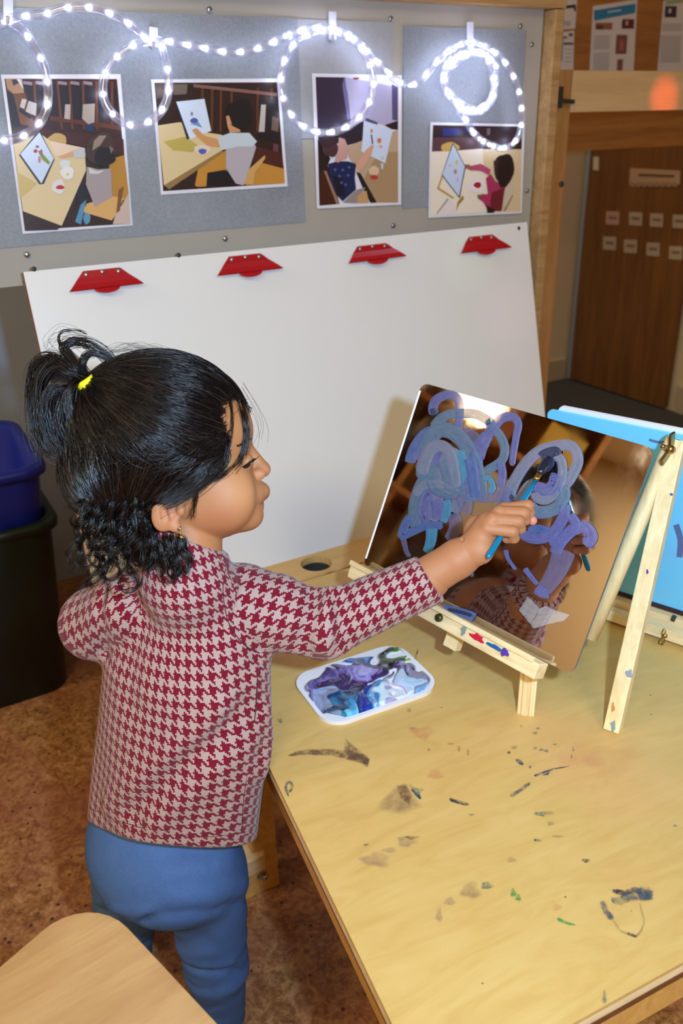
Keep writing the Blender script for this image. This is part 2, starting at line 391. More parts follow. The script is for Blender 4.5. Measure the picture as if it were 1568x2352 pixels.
# gate: post, header rail, latch beside the easel frame
SCL = 1.12; ESC[0] = SCL        # the standing easel and gate stand a little further back
GV = 1.30
gt = empty('wooden_gate_frame', W(1.21, GV+.03, 0), 'pale wooden gate frame with post and wide header rail beside the easel', 'gate frame')
uvbox('post', 1.195, 1.255, GV+.0, GV+.05, .116, 1.158, M['post_wood'], gt, .002)
uvbox('header_rail', 1.2555, 2.2, GV+.0, GV+.04, 1.086, 1.157, M['header_wood'], gt, .002)
lt = uvbox('latch', 1.188, 1.222, GV-.014, GV-.0005, 1.094, 1.13, M['dark_metal'], gt, .002)
bar('latch_bolt', W(1.20, GV-.012, 1.108), W(1.25, GV-.012, 1.104), Z, .004, .004, M['dark_metal'], lt)
bar('latch_knob', W(1.205, GV-.026, 1.118), W(1.205, GV-.012, 1.118), Z, .004, .004, M['dark_metal'], lt)
lathe('hinge_screw', W(1.247, GV, .96), -V, [(.006, 0), (.006, .003), (.003, .004)], M['dark_metal'], gt, 10)

# ------------------------------------------------------------------ standing art easel: panel, frame, whiteboard, ledge
PNL = 1.15
BM_, BV0 = .25, 1.01                     # whiteboard lean
NB = V - BM_*Z; KB = BV0*SCL-BM_*(CAMH+(ZT-CAMH)*SCL); NBu = -NB/np.linalg.norm(NB)
def onpan(x, y, off=0.0): return onplane(x, y, V, PNL*SCL-off)
def onwb(x, y): return onplane(x, y, NB, KB)
def wbp(u, z, off=0.0): return W(u, BV0+BM_*(z-ZT), z)+NBu*off
es = empty('standing_art_easel', W(.6, 1.1, 0), 'large wooden standing art easel with grey display panel over a leaning white board', 'easel')
uvbox('backing_board', .08, 1.04, PNL+.003, PNL+.02, .90, 1.232, M['backboard'], es)
uvbox('felt_sheet', .08, .603, PNL+.0005, PNL+.003, .948, 1.208, M['felt'], es)
uvbox('felt_sheet', .775, 1.005, PNL+.0006, PNL+.003, .955, 1.203, M['felt'], es)
uvbox('felt_sheet', .603, .755, PNL+.001, PNL+.003, 1.06, 1.207, simple('pale_grey_felt', (158, 158, 160), .6, var=.12, vscale=120), es)
uvbox('top_rail', .06, 1.064, PNL-.022, PNL+.05, 1.232, 1.262, M['frame_wood'], es, .002)
uvbox('side_post', 1.0445, 1.063, PNL-.02, PNL+.03, .116, 1.231, M['frame_wood'], es, .002)
uvbox('bottom_rail', .08, 1.044, PNL+.021, PNL+.05, .90, .93, M['backboard'], es, .002)
def screw(p, nrm, r, parent):
    s_ = lathe('screw', p, nrm, [(r, 0), (r*.95, r*.35), (r*.6, r*.6)], M['steel'], parent, 12)
    return s_
for (x, y) in ((62, 585), (517, 548), (903, 518), (481, 22), (897, 43), (1195, 60), (1221, 102), (1210, 438)):
    screw(onpan(x, y), -V, .0042, es)
wb = obj('white_board', [wbp(.19, .482), wbp(1.005, .482), wbp(1.005, .921), wbp(.19, .921)], [(0, 1, 2, 3)], M['white_board'], es)
bm = bmesh.new(); bm.from_mesh(wb.data); g = bmesh.ops.extrude_face_region(bm, geom=list(bm.faces)); bmesh.ops.translate(bm, verts=[e for e in g['geom'] if isinstance(e, bmesh.types.BMVert)], vec=Vector(-NBu*.009))
bmesh.ops.recalc_face_normals(bm, faces=bm.faces); bm.to_mesh(wb.data); bm.free()
wb.data.materials.append(simple('brown_board_edge', (150, 84, 44), .6))
for p in wb.data.polygons:
    if abs(np.dot(np.array(p.normal), NBu)) < .9: p.material_index = 1
wb['label'] = 'glossy white drawing board'
for (x, y) in ((78, 618), (410, 586), (1191, 524)):
    s_ = lathe('screw_hole', onwb(x, y), NBu, [(.0035, -.001), (.0035, .0006)], M['dark_metal'], wb, 10)
# ledge with holes
def ledge():
    u0, u1, v0, v1, z0, z1 = .185, 1.04, .945, 1.012, .471, .482
    holes = [(.508, .979, .0235), (.83, .979, .0235)]
    bm = bmesh.new()
    outer = [(u0, v0), (u1, v0), (u1, v1), (u0, v1)]
    edges = []
    def loop(pts):
        vv = [bm.verts.new(W(a, b, z1)) for a, b in pts]
        for i in range(len(vv)): edges.append(bm.edges.new((vv[i], vv[(i+1) % len(vv)])))
    loop(outer)
    for hu, hv, hr in holes: loop([(hu+hr*math.cos(t), hv+hr*math.sin(t)) for t in np.linspace(0, 2*math.pi, 28, endpoint=False)])
    bmesh.ops.triangle_fill(bm, use_beauty=True, use_dissolve=False, edges=edges)
    for f in list(bm.faces):
        cc = f.calc_center_median(); a, b = np.dot(np.array(cc), U)/SCL, np.dot(np.array(cc), V)/SCL
        if any((a-hu)**2+(b-hv)**2 < (hr*.97)**2 for hu, hv, hr in holes): bm.faces.remove(f)
    g = bmesh.ops.extrude_face_region(bm, geom=list(bm.faces))
    bmesh.ops.translate(bm, verts=[e for e in g['geom'] if isinstance(e, bmesh.types.BMVert)], vec=(0, 0, (z0-z1)*SCL))
    bmesh.ops.recalc_face_normals(bm, faces=bm.faces)
    vs_ = [np.array(v.co) for v in bm.verts]; bm.verts.index_update(); fs = [[v.index for v in f.verts] for f in bm.faces]; bm.free()
    return obj('paint_ledge', vs_, fs, M['ledge'], es)
lg = ledge()
for hu in (.508, .83): lathe('cup_well', W(hu, .979, .40), Z, [(.029, 0), (.030, .079), (.0268, .079), (.026, .004)], simple('shade_dark_cup', (34, 30, 28), .7), lg, 24)  # cup coloured dark to stand for the shade inside the hole
lathe('ledge_screw', W(.448, .975, .482), Z, [(.0035, 0), (.003, .0008)], M['dark_metal'], lg, 10)
uvbox('ledge_support', .20, 1.02, 1.0045, 1.012, .38, .4705, M['apron'], es, .002)
# A-frame legs and the foot seen under the table
topL, topR = W(.322, 1.0, .45), W(1.0, 1.0, .45); ESC[0] = 1.0
bar('easel_leg', W(.322, .925, .0), topL, U, .015, .015, M['apron'], es, .002)
ft = prism('foot_block', [W(.300, .865, .055), W(.300, .908, .055), W(.345, .908, .055), W(.352, .888, .055), W(.342, .867, .055)], Z, .03, M['header_wood'], es, .002)
bar('foot_post', W(.322, .888, 0), W(.322, .888, .054), U, .013, .013, M['apron'], es, .002)
lathe('foot_bolt', W(.334, .878, .036), np.array(U-V), [(.006, 0), (.006, .010), (.0045, .014)], M['steel'], ft, 10)
bar('easel_leg', W(1.1, .98, .0), topR, U, .018, .018, M['apron'], es, .002)
ESC[0] = SCL

# red clips on the white board
def clip(zpts, org, sc, label):
    px = [(org[0]+a/sc, org[1]+b/sc) for a, b in zpts]
    bl, tl, tr, br = [onwb(*p) for p in px]
    c = empty('board_clip', (bl+tl+tr+br)/4, label, 'clip', 'red clips along the top of the white board')
    ex = (br-bl); L = np.linalg.norm(ex); ex /= L; ez = np.cross(NBu, ex); ez /= np.linalg.norm(ez)
    if ez[2] < 0: ez = -ez
    def A(a, b, h): return bl + ex*a*L + ez*b*L + NBu*h
    hgt = np.dot((tl+tr)/2-(bl+br)/2, ez)/L
    ta, tb = np.dot(tl-bl, ex)/L, np.dot(tr-bl, ex)/L
    nseg = 12; vs_, fs = [], []
    prof = [(1.0, .001), (.93, .003), (.62, .004), (.30, .0095), (.06, .012), (0.0, .0105)]
    for (s_, h) in prof:
        for i in range(nseg+1):
            t = i/nseg; a = (1-s_)*t + s_*(ta+(tb-ta)*t)
            vs_.append(A(a, s_*hgt, h))
    n1 = nseg+1
    for r_ in range(len(prof)-1):
        for i in range(nseg): fs.append((r_*n1+i, r_*n1+i+1, (r_+1)*n1+i+1, (r_+1)*n1+i))
    k = len(vs_)
    for (s_, h) in prof:
        for i in range(n1):
            t = i/nseg; a = (1-s_)*t + s_*(ta+(tb-ta)*t); vs_.append(A(a, s_*hgt, max(h-.0012, .0002)))
    for r_ in range(len(prof)-1):
        for i in range(nseg): fs.append((k+r_*n1+i, k+(r_+1)*n1+i, k+(r_+1)*n1+i+1, k+r_*n1+i+1))
    for i in range(nseg):
        fs.append((i, k+i, k+i+1, i+1)); e_ = (len(prof)-1)*n1; fs.append((e_+i, e_+i+1, k+e_+i+1, k+e_+i))
    for r_ in range(len(prof)-1):
        fs.append((r_*n1, (r_+1)*n1, k+(r_+1)*n1, k+r_*n1)); e_ = r_*n1+nseg; fs.append((e_, k+e_, k+e_+n1, e_+n1))
    body = fixn(obj('clip_jaw', vs_, fs, M['red_clip'], c, smooth=False))
    lip = [A(.5+.17*math.cos(t), .0-.065*max(0, math.sin(t)), .009+.003*math.sin(t)) for t in np.linspace(0, math.pi, 12)]
    prism('thumb_lip', lip, NBu, .0025, M['red_clip'], c)
    for t in (.06, .5, .94):
        screw(A(ta+(tb-ta)*t, hgt*(.86 if t == .5 else .80), .0036), NBu, .0032, c)
    return c
clip([(350, 297), (425, 185), (614, 167), (730, 253)], (0, 540), 2.24, 'red metal clip nearest the dark-haired child, leftmost on the white board')
clip([(1105, 215), (1175, 108), (1335, 96), (1443, 175)], (0, 540), 2.24, 'red metal clip second from the left on the white board')
clip([(260, 300), (335, 185), (515, 162), (632, 252)], (700, 500), 2.8, 'red metal clip third from the left on the white board')
clip([(980, 235), (1050, 120), (1200, 112), (1305, 197)], (700, 500), 2.8, 'red metal clip nearest the wooden gate, rightmost on the white board')

# things on top of the frame
b_ = empty('card_box', W(1.03, 1.165, 1.262), 'off-white box standing on the right end of the easel top rail', 'box')
uvbox('box_body', .975, 1.083, 1.13, 1.195, 1.2622, 1.31, M['box_white'], b_, .002)
uvbox('box_lid', .972, 1.086, 1.127, 1.198, 1.3102, 1.325, M['box_white'], b_, .002)
o = obj('folded_cloth', *(lambda t: (t[0], t[1]))(tube_mesh([W(.80, 1.16, 1.275), W(.84, 1.165, 1.278), W(.90, 1.16, 1.274), W(.955, 1.165, 1.276)], [.008, .0125, .0125, .009], 10)), M['dark_red'], smooth=True)
tag(o, 'dark red cloth roll lying on the easel top rail', 'cloth')

ESC[0] = 1.0
# ------------------------------------------------------------------ bins
def bin_(name, u0, u1, v0, v1, z0, z1, taper, mat, label, r=.05, floor_t=.006):
    root = empty(name, W((u0+u1)/2, (v0+v1)/2, z0), label, 'bin')
    cu, cv = (u0+u1)/2, (v0+v1)/2
    def ring(f, z, inset=0.0): return rrect(W(cu, cv, z), U, V, ((u1-u0)/2)*f-inset, ((v1-v0)/2)*f-inset, r*f, 7)
    prof = [(1-taper, z0, .03), (1-taper, z0, 0), (1.0, z1-.03, 0), (1.0, z1, 0), (1.0, z1, .006), (1-taper, z0+floor_t, .006), (1-taper, z0+floor_t, .03)]
    rings = [ring(f, z, i) for f, z, i in prof]; n = len(rings[0]); vs_ = np.concatenate(rings); fs = []
    for i in range(len(prof)-1):
        for j in range(n): k = (j+1) % n; fs.append((i*n+j, i*n+k, (i+1)*n+k, (i+1)*n+j))
    fs.append(tuple(range(n))); fs.append(tuple((len(prof)-1)*n+j for j in range(n)))
    fixn(obj('bin_body', vs_, fs, mat, root, smooth=True))
    rv, rf = [], []
    prof2 = [(1.0, z1-.018, -.001), (1.0, z1-.018, -.012), (1.0, z1-.004, -.013), (1.0, z1+.003, -.006), (1.0, z1+.001, .004)]
    rr = [ring(f, z, i) for f, z, i in prof2]
    for i in range(len(prof2)-1):
        for j in range(n): k = (j+1) % n; rf.append((i*n+j, i*n+k, (i+1)*n+k, (i+1)*n+j))
    fixn(obj('rim', np.concatenate(rr), rf, mat, root, smooth=True))
    return root
bin_('storage_bin', -.28, .238, 1.552, 1.90, 0, .395, .10, M['green_bin'], 'dark green plastic bin on the floor at left, holding a blue bin')
bin_('storage_bin', -.27, .236, 1.562, 1.885, .13, .505, .13, M['blue_bin'], 'blue plastic bin nested in the dark green bin at left')

# ------------------------------------------------------------------ table
def onT(x, y, dz=0.0): return onplane(x, y, Z, ZT+dz)
TL = onT(615, 1755); TLn = onT(900, 2352); TF0, TF1 = onT(1313, 2352), onT(1568, 2210)
def isect(p, q, r_, s_):
    A = np.array([[q[0]-p[0], -(s_[0]-r_[0])], [q[1]-p[1], -(s_[1]-r_[1])]]); t = np.linalg.solve(A, np.array([r_[0]-p[0], r_[1]-p[1]])); return p+(q-p)*t[0]
# top-edge lines as seen
A_near = isect(TL, TLn, TF0, TF1)
dL = (TL-TLn)/np.linalg.norm(TL-TLn); dF = (TF1-TF0)/np.linalg.norm(TF1-TF0)
far_v = .944
A_far = A_near + dL*((far_v - A_near@V)/(dL@V))
B_near = A_near + dF*.62
B_far = np.array(W(B_near@U+.06, far_v, ZT))
tb = empty('art_table', [(A_near[0]+B_far[0])/2, (A_near[1]+B_far[1])/2, 0], 'low birch plywood art table spattered with dried paint', 'table')
corners = [A_near, B_near, B_far, A_far]
top = prism('table_top', [p-Z*.004 for p in corners], Z, .004, M['table'], tb)
nl = np.cross(Z, dL); nl = nl if nl[0] < 0 else -nl
nf = np.cross(dF, Z); nf = nf if nf[1] < 0 else -nf
def inset(k): return [A_near-(nl+nf)*k, B_near-nf*k, B_far, A_far-nl*k]
e1 = prism('top_edge_band', [p-Z*.0125 for p in corners], Z, .0084, M['ply_edge'], top)
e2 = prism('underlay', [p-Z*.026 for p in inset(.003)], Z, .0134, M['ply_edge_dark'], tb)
# aprons
def apron(name, p, q, out, inn, z0, z1, th, mat):
    p = p-out*inn; q = q-out*inn
    return prism(name, [np.array([*p[:2], z0]), np.array([*q[:2], z0]), np.array([*q[:2], z1]), np.array([*p[:2], z1])], -out, th, mat, tb, .001)
apron('apron', A_near+dL*.02, A_far, nl, .012, .405, ZT-.0265, .018, M['apron'])
apron('apron', A_near+dF*.012, B_near, nf, .012, .405, ZT-.0265, .018, M['apron'])
apron('side_panel', A_near+dL*.02, A_near+dL*.06, nl, .020, 0, .404, .02, M['apron'])
for p in (A_near+dL*.045+dF*.05, B_near+dL*.045-dF*.05, A_far-dL*.045+dF*.05, B_far-dL*.045-dF*.05):
    bar('leg', np.array([p[0], p[1], 0]), np.array([p[0], p[1], .453]), dF, .02, .02, M['apron'], tb, .002)

# dried paint marks on the table (flat)
def mat_stain(name, rgb, alpha, scale=120, lo=.40, hi=.62):
    m = NT(name); co = m.coord(); n_ = m.noise(scale, co, 4, .7, .6)
    m.base(m.mix(m.noise(60, co), s2l(rgb), tuple(x*.7 for x in s2l(rgb)))); m.p(Roughness=.4)
    fd = m.n('ShaderNodeAttribute', attribute_name='Fade'); a = m.math('MULTIPLY', m.math('MULTIPLY', m.ramp(n_, [(lo, (.25, .25, .25)), (hi, (1, 1, 1))]), alpha), fd.outputs['Fac'])
    m.set(m.b.inputs['Alpha'], a); return m.m
SM = {'grey': mat_stain('smear_grey_brown', (120, 84, 66), .75), 'greyf': mat_stain('smear_faint_grey', (150, 118, 92), .5, 60, .35, .7), 'blue': mat_stain('smear_blue', (28, 70, 104), .95), 'teal': mat_stain('smear_teal', (48, 118, 110), .7),
      'navy': mat_stain('smear_navy', (24, 40, 66), .95), 'green': mat_stain('smear_green', (44, 160, 72), .9), 'coral': mat_stain('smear_coral', (240, 140, 100), .36, 60, .35, .7), 'pink': mat_stain('smear_faint_pink', (238, 150, 108), .16, 30, .3, .8),
      'violet': mat_stain('smear_violet', (160, 124, 120), .45, 60, .35, .7), 'dark': mat_stain('smear_dark', (70, 62, 60), .7), 'bluegrey': mat_stain('smear_blue_grey', (74, 92, 104), .85)}
nst = [0]
def set_fade(o, al):
    c = o.data.color_attributes.new('Fade', 'FLOAT_COLOR', 'POINT'); al = np.asarray(al, float)
    c.data.foreach_set('color', np.stack([al, al, al, np.ones(len(al))], -1).ravel())
def stain(kind, poly, z=None):      # soft-edged blot
    nst[0] += 1
    h = .00015+.00002*nst[0]; P = np.array(poly, float); n = len(P); c = P.mean(0)
    pts = np.concatenate([c+(P-c)*1.12, c+(P-c)*.72, [c]]); fs = [(i, (i+1) % n, n+(i+1) % n, n+i) for i in range(n)]+[(n+i, n+(i+1) % n, 2*n) for i in range(n)]
    o = obj('paint_mark', [onT(x, y, h) for x, y in pts], fs, SM[kind], top); set_fade(o, [0]*n+[1]*(n+1)); return o
def zs(pts, org=(560, 1480), sc=1.5556): return [(org[0]+a/sc, org[1]+b/sc) for a, b in pts]
def streak(kind, pts, w0, w1=None):
    P = catmull(pts, 6); w1 = w0 if w1 is None else w1
    T = np.gradient(P, axis=0); T /= np.linalg.norm(T, axis=1)[:, None]+1e-9; N = np.stack([-T[:, 1], T[:, 0]], 1)
    m = len(P); t = np.linspace(0, 1, m); w = (w0+(w1-w0)*t)*np.clip(np.sin(np.pi*np.clip(t*.94+.03, 0, 1))*2.2, .15, 1)*.8
    jit = rng.uniform(-.18, .18, m)*w; nst[0] += 1; h = .00015+.00002*nst[0]
    cr = (-1.25, -.7, .7, 1.25); vs_ = []; al = []
    for i in range(m):
        for a in cr: q = P[i]+N[i]*(w[i]*a+jit[i]); vs_.append(onT(q[0], q[1], h)); al.append(1.0 if abs(a) < 1 and 0 < i < m-1 else 0.0)
    fs = [(i*4+j, i*4+j+1, (i+1)*4+j+1, (i+1)*4+j) for i in range(m-1) for j in range(3)]
    o = obj('paint_mark', vs_, fs, SM[kind], top); set_fade(o, al); return o
streak('grey', zs([(155, 398), (230, 385), (320, 388), (400, 402), (448, 420)]), 5, 14)
stain('grey', zs([(365, 338), (385, 355), (415, 380), (440, 410), (435, 438), (410, 420), (375, 405), (358, 380)]))
stain('dark', zs([(430, 400), (452, 408), (442, 438), (424, 424)]))
streak('grey', [(918, 1550), (940, 1535), (952, 1515), (960, 1490)], 6, 2)
streak('bluegrey', zs([(160, 545), (150, 515), (155, 495), (168, 495), (172, 512), (160, 530)]), 4)
stain('greyf', zs([(540, 510), (575, 498), (610, 540), (632, 580), (560, 606), (470, 590), (500, 550)]))
stain('grey', zs([(545, 505), (580, 500), (600, 540), (590, 575), (560, 550)]))
stain('teal', zs([(588, 498), (612, 512), (645, 518), (628, 532), (636, 556), (610, 540)])); streak('blue', zs([(596, 515), (615, 535), (632, 553)]), 3)
streak('dark', zs([(732, 552), (760, 562), (806, 575)]), 5, 5); streak('blue', zs([(738, 556), (770, 566)]), 3)
streak('bluegrey', zs([(948, 543), (985, 522), (1025, 492)]), 5)
stain('blue', zs(blob(985, 420, 17, 8, .6))); stain('navy', zs(blob(946, 386, 7, 5)));
streak('blue', zs([(1035, 470), (1065, 460), (1108, 445), (1165, 435)]), 4, 1.5); stain('blue', zs([(1062, 468), (1090, 455), (1104, 447), (1085, 468)]))
for (x, y, a, b, k) in ((1040, 370, 9, 4, 'teal'), (1062, 376, 10, 5, 'teal'), (1080, 380, 8, 6, 'teal'), (1050, 300, 8, 4, 'teal'), (1040, 316, 10, 5, 'teal'), (1110, 357, 9, 3, 'teal'), (1176, 376, 3, 9, 'teal'), (1170, 400, 3, 9, 'teal'),
                        (738, 355, 14, 4, 'greyf'), (768, 372, 6, 12, 'greyf'), (800, 385, 5, 12, 'greyf'), (965, 368, 12, 7, 'greyf'), (990, 292, 5, 5, 'greyf'), (1022, 438, 5, 5, 'blue'), (660, 376, 5, 4, 'dark'),
                        (1060, 605, 22, 9, 'teal'), (1085, 602, 25, 7, 'greyf'), (1095, 640, 14, 8, 'greyf'), (1050, 700, 14, 5, 'teal'), (1040, 698, 6, 4, 'navy'), (1120, 686, 22, 5, 'greyf'), (1222, 772, 15, 7, 'navy'),
                        (436, 716, 10, 4, 'bluegrey'), (580, 705, 34, 20, 'violet'), (600, 690, 26, 6, 'grey'), (470, 770, 52, 26, 'violet'), (520, 735, 28, 10, 'violet'),
                        (868, 862, 22, 14, 'teal'), (962, 888, 11, 15, 'green'), (980, 905, 10, 13, 'green'), (735, 918, 20, 15, 'violet'), (697, 968, 12, 26, 'violet'), (956, 770, 18, 9, 'violet'), (810, 880, 36, 30, 'greyf'),
                        (638, 315, 40, 24, 'coral'), (685, 465, 30, 18, 'coral'), (1200, 400, 90, 45, 'pink'), (1310, 420, 90, 60, 'pink'), (1120, 940, 18, 12, 'coral'), (590, 235, 8, 8, 'greyf'), (600, 300, 14, 5, 'greyf'), (1540, 648, 10, 4, 'teal'), (813, 608, 12, 4, 'teal'), (130, 272, 10, 8, 'teal'), (1288, 1262, 7, 26, 'teal')):
    stain(k, zs(blob(x, y, a, b, wob=.16)))
streak('green', zs([(1120, 978), (1145, 992), (1185, 1003)]), 5, 3)
streak('navy', zs([(1315, 878), (1350, 888), (1380, 882), (1395, 876), (1420, 890)]), 7, 8); streak('bluegrey', zs([(1310, 908), (1345, 916), (1380, 900), (1420, 890), (1462, 892)]), 8, 20)
stain('bluegrey', zs([(1405, 884), (1462, 878), (1460, 912), (1415, 918)])); streak('greyf', zs([(1412, 920), (1424, 965), (1428, 1000), (1405, 1040), (1370, 1035), (1330, 1015)]), 3); streak('navy', zs([(1368, 1032), (1405, 1044)]), 4)
streak('bluegrey', zs([(1278, 915), (1292, 950), (1318, 985)]), 7, 8); streak('greyf', zs([(1318, 985), (1340, 1015)]), 3)

# ------------------------------------------------------------------ foreground chair
CZ = .52
ca, cb = onplane(0, 2248, Z, CZ), onplane(185, 2095, Z, CZ)
ex = (cb-ca)/np.linalg.norm(cb-ca); hd = np.array([ex[1], -ex[0], 0])
best = None
for al in np.radians(np.arange(5, 80, .5)):
    w_ = hd*math.sin(al)-Z*math.cos(al)
    p0 = onplane(250, 2120, np.cross(ex, w_), np.cross(ex, w_)@ca)
    a_, b_ = project(p0), project(p0+w_*.05); dv = b_-a_; err = abs(math.atan2(dv[0], dv[1])-math.atan2(230, 250))
    if best is None or err < best[0]: best = (err, al, w_)
CW = best[2]; CN = np.cross(ex, CW); CN = CN if CN[2] > 0 else -CN
ch = empty('child_chair', np.array([-.2, .35, 0]), 'maple plywood child chair turned sideways in the near left corner', 'chair')
rc_ = onplane(206, 2058, CN, CN@ca)       # outer right-hand top corner of the backrest, before rounding
bw, bh, th = .32, .22, .011
def plate(name, o, a, b, La, Lb, r, t, nrm, mat, parent, curve=0.0, nx=24, ny=14):
    """rounded plate with a little curve, from corner o along a and b"""
    bm = bmesh.new(); ring = rrect(np.zeros(3), np.array([1., 0, 0]), np.array([0, 1., 0]), La/2, Lb/2, r, 8)
    f = bm.faces.new([bm.verts.new(p) for p in ring]); 
    bmesh.ops.triangulate(bm, faces=[f]); bmesh.ops.subdivide_edges(bm, edges=bm.edges, cuts=3, use_grid_fill=True)
    g_ = bmesh.ops.extrude_face_region(bm, geom=list(bm.faces)); bmesh.ops.translate(bm, verts=[e for e in g_['geom'] if isinstance(e, bmesh.types.BMVert)], vec=(0, 0, -t))
    bmesh.ops.recalc_face_normals(bm, faces=bm.faces); bm.verts.index_update()
    V_ = np.array([v.co[:] for v in bm.verts]); F_ = [[v.index for v in f.verts] for f in bm.faces]; bm.free()
    x, y, z = V_.T
    z = z + curve*((x/(La/2))**2)
    edge = np.minimum(La/2-np.abs(x), Lb/2-np.abs(y))
    P = o + np.outer(x+La/2, a) + np.outer(y+Lb/2, b) + np.outer(z, nrm)
    return obj(name, P, F_, mat, parent, smooth=True)
bk = plate('backrest', rc_, -ex, CW, bw, bh, .045, th, CN, M['maple'], ch, .012)
md = bk.modifiers.new('round', 'BEVEL'); md.width = .0045; md.segments = 3; md.limit_method = 'ANGLE'; md.angle_limit = R(50)
seat_o = rc_ + CW*(bh+.02); seat_o = np.array([seat_o[0], seat_o[1], .28])
st_ = plate('seat', seat_o, -ex, hd*.9995, bw, .28, .04, .012, Z, M['maple'], ch)
for sx in (.03, bw-.03):
    b0 = rc_ - ex*sx + CW*.10 - CN*.024
    bar('back_post', b0, np.array([*(seat_o-ex*sx+hd*.01)[:2], .262]), ex, .012, .010, M['maple'], ch, .002)
    for sy in (.02, .26):
        p = seat_o - ex*sx + hd*sy
        bar('leg', np.array([p[0], p[1], 0]), np.array([p[0], p[1], .267]), ex, .014, .012, M['maple'], ch, .002)

# ------------------------------------------------------------------ photographs on the panel
def zmap(org, sc): return lambda pts: [(org[0]+a/sc, org[1]+b/sc) for a, b in pts]
def photo(corners, polys, label):
    P = [onpan(x, y, .001) for x, y in corners]
    o = prism('photo_print', P, -V, .0007, M['paper']); tag(o, label, 'photo', 'photographs pinned on the grey panel')
    flat_print('picture', polys, lambda x, y: onpan(x, y, .0017), -V, M['print'], o, .00006, .0001); return o
f = zmap((0, 150), 4.9)
D_ = lambda c, *pts: (c, f(pts))
B_ = lambda c, *a: (c, f(blob(*a)))
photo(f([(8, 105), (1355, 100), (1492, 1802), (255, 1897)]), [
    D_((58, 30, 24), (50, 150), (1315, 155), (1460, 1780), (280, 1860)),
    D_((34, 24, 32), (260, 190), (1310, 260), (1345, 620), (420, 620)), D_((30, 24, 26), (80, 290), (150, 310), (240, 690), (150, 700)),
    D_((112, 68, 40), (70, 268), (280, 312), (400, 700), (230, 660), (150, 330)), D_((176, 132, 96), (60, 150), (250, 150), (270, 310), (150, 318), (80, 260)), D_((60, 50, 50), (130, 160), (240, 150), (230, 190), (150, 230)),
    D_((220, 210, 214), (185, 155), (235, 155), (262, 270), (240, 240)),
    *[D_((104, 56, 34), (x, 180), (x+28, 182), (x+28+s, 720), (x+s, 715)) for x, s in ((370, 30), (630, 50), (765, 34), (915, 20), (1070, 6), (1245, 0))],
    *[D_((150, 128, 136), (x, 176), (x+100, 190), (x+100, 226), (x, 212)) for x in (260, 400, 650, 790, 935)],
    D_((92, 48, 28), (560, 570), (1350, 680), (1352, 730), (560, 620)),
    D_((30, 30, 36), (220, 470), (380, 590), (330, 600), (215, 520)), D_((196, 184, 176), (245, 375), (300, 385), (270, 490), (220, 470)), D_((186, 176, 170), (320, 400), (410, 430), (400, 570), (285, 520)),
    D_((186, 168, 164), (730, 440), (790, 440), (785, 610), (720, 600)), D_((176, 160, 146), (930, 440), (1065, 430), (1060, 640), (990, 665), (920, 600)), D_((24, 50, 96), (960, 660), (1050, 670), (1050, 740), (970, 740)),
    D_((70, 34, 26), (430, 710), (1385, 830), (1395, 1020), (440, 800)),
    D_((186, 132, 52), (1220, 1060), (1395, 1010), (1450, 1500), (1380, 1520), (1240, 1480)),
    B_((196, 162, 100), 640, 840, 110, 75), D_((222, 198, 150), (150, 890), (350, 800), (450, 770), (560, 850), (945, 930), (965, 1180), (690, 1805), (255, 1640)),
    D_((232, 206, 176), (560, 850), (945, 930), (960, 1010), (620, 1010)), D_((206, 180, 110), (190, 1200), (420, 1330), (300, 1440), (220, 1500)),
    D_((52, 24, 14), (255, 1640), (690, 1805), (640, 1850), (278, 1862)), D_((50, 26, 18), (720, 1790), (850, 1560), (960, 1500), (1250, 1740), (1240, 1795)),
    D_((44, 46, 56), (425, 742), (450, 750), (610, 1060), (490, 1335), (440, 1340), (210, 1010)), D_((206, 216, 236), (440, 755), (600, 1050), (462, 1330), (225, 1000)),
    D_((132, 146, 60), (420, 960), (450, 960), (560, 1090), (545, 1120), (470, 1060)), B_((176, 66, 60), 395, 965, 22, 22), B_((170, 90, 80), 460, 975, 14, 30), B_((190, 130, 120), 440, 1060, 16, 40), B_((176, 80, 60), 415, 915, 20, 14),
    D_((216, 164, 124), (640, 1030), (820, 960), (840, 1015), (700, 1050)), D_((196, 196, 194), (815, 945), (950, 930), (955, 1040), (830, 1040)),
    B_((214, 222, 216), 725, 1110, 62, 48), B_((232, 228, 224), 752, 1210, 76, 74), B_((222, 206, 60), 755, 1228, 16, 16), B_((226, 218, 214), 652, 1365, 74, 82), B_((186, 34, 44), 672, 1372, 48, 24),
    D_((216, 168, 100), (930, 1570), (1240, 1470), (1390, 1490), (1290, 1690), (1250, 1745), (930, 1650)), D_((202, 178, 164), (1290, 1690), (1440, 1440), (1462, 1780), (1262, 1785)), D_((128, 84, 34), (1330, 1400), (1385, 1360), (1340, 1640), (1300, 1660)),
    D_((30, 28, 36), (880, 1360), (975, 1340), (1000, 1450), (960, 1585), (850, 1560)), D_((84, 140, 168), (900, 1570), (965, 1510), (905, 1790), (838, 1760)), B_((92, 146, 170), 970, 1720, 40, 66),
    D_((166, 152, 152), (970, 1140), (1100, 1170), (1240, 1160), (1255, 1480), (1060, 1590), (960, 1340)), D_((208, 204, 200), (990, 1150), (1080, 1190), (1170, 1180), (1100, 1220), (1000, 1220)),
    B_((66, 48, 40), 1130, 950, 168, 192), B_((30, 24, 24), 1170, 1030, 120, 112), D_((150, 128, 112), (1050, 850), (1110, 790), (1190, 790), (1120, 900), (1030, 960)), D_((120, 104, 96), (1220, 900), (1270, 940), (1240, 1000)),
], 'photo of a child in a grey shirt painting at a table, leftmost on the panel')
f = zmap((330, 160), 4.48)
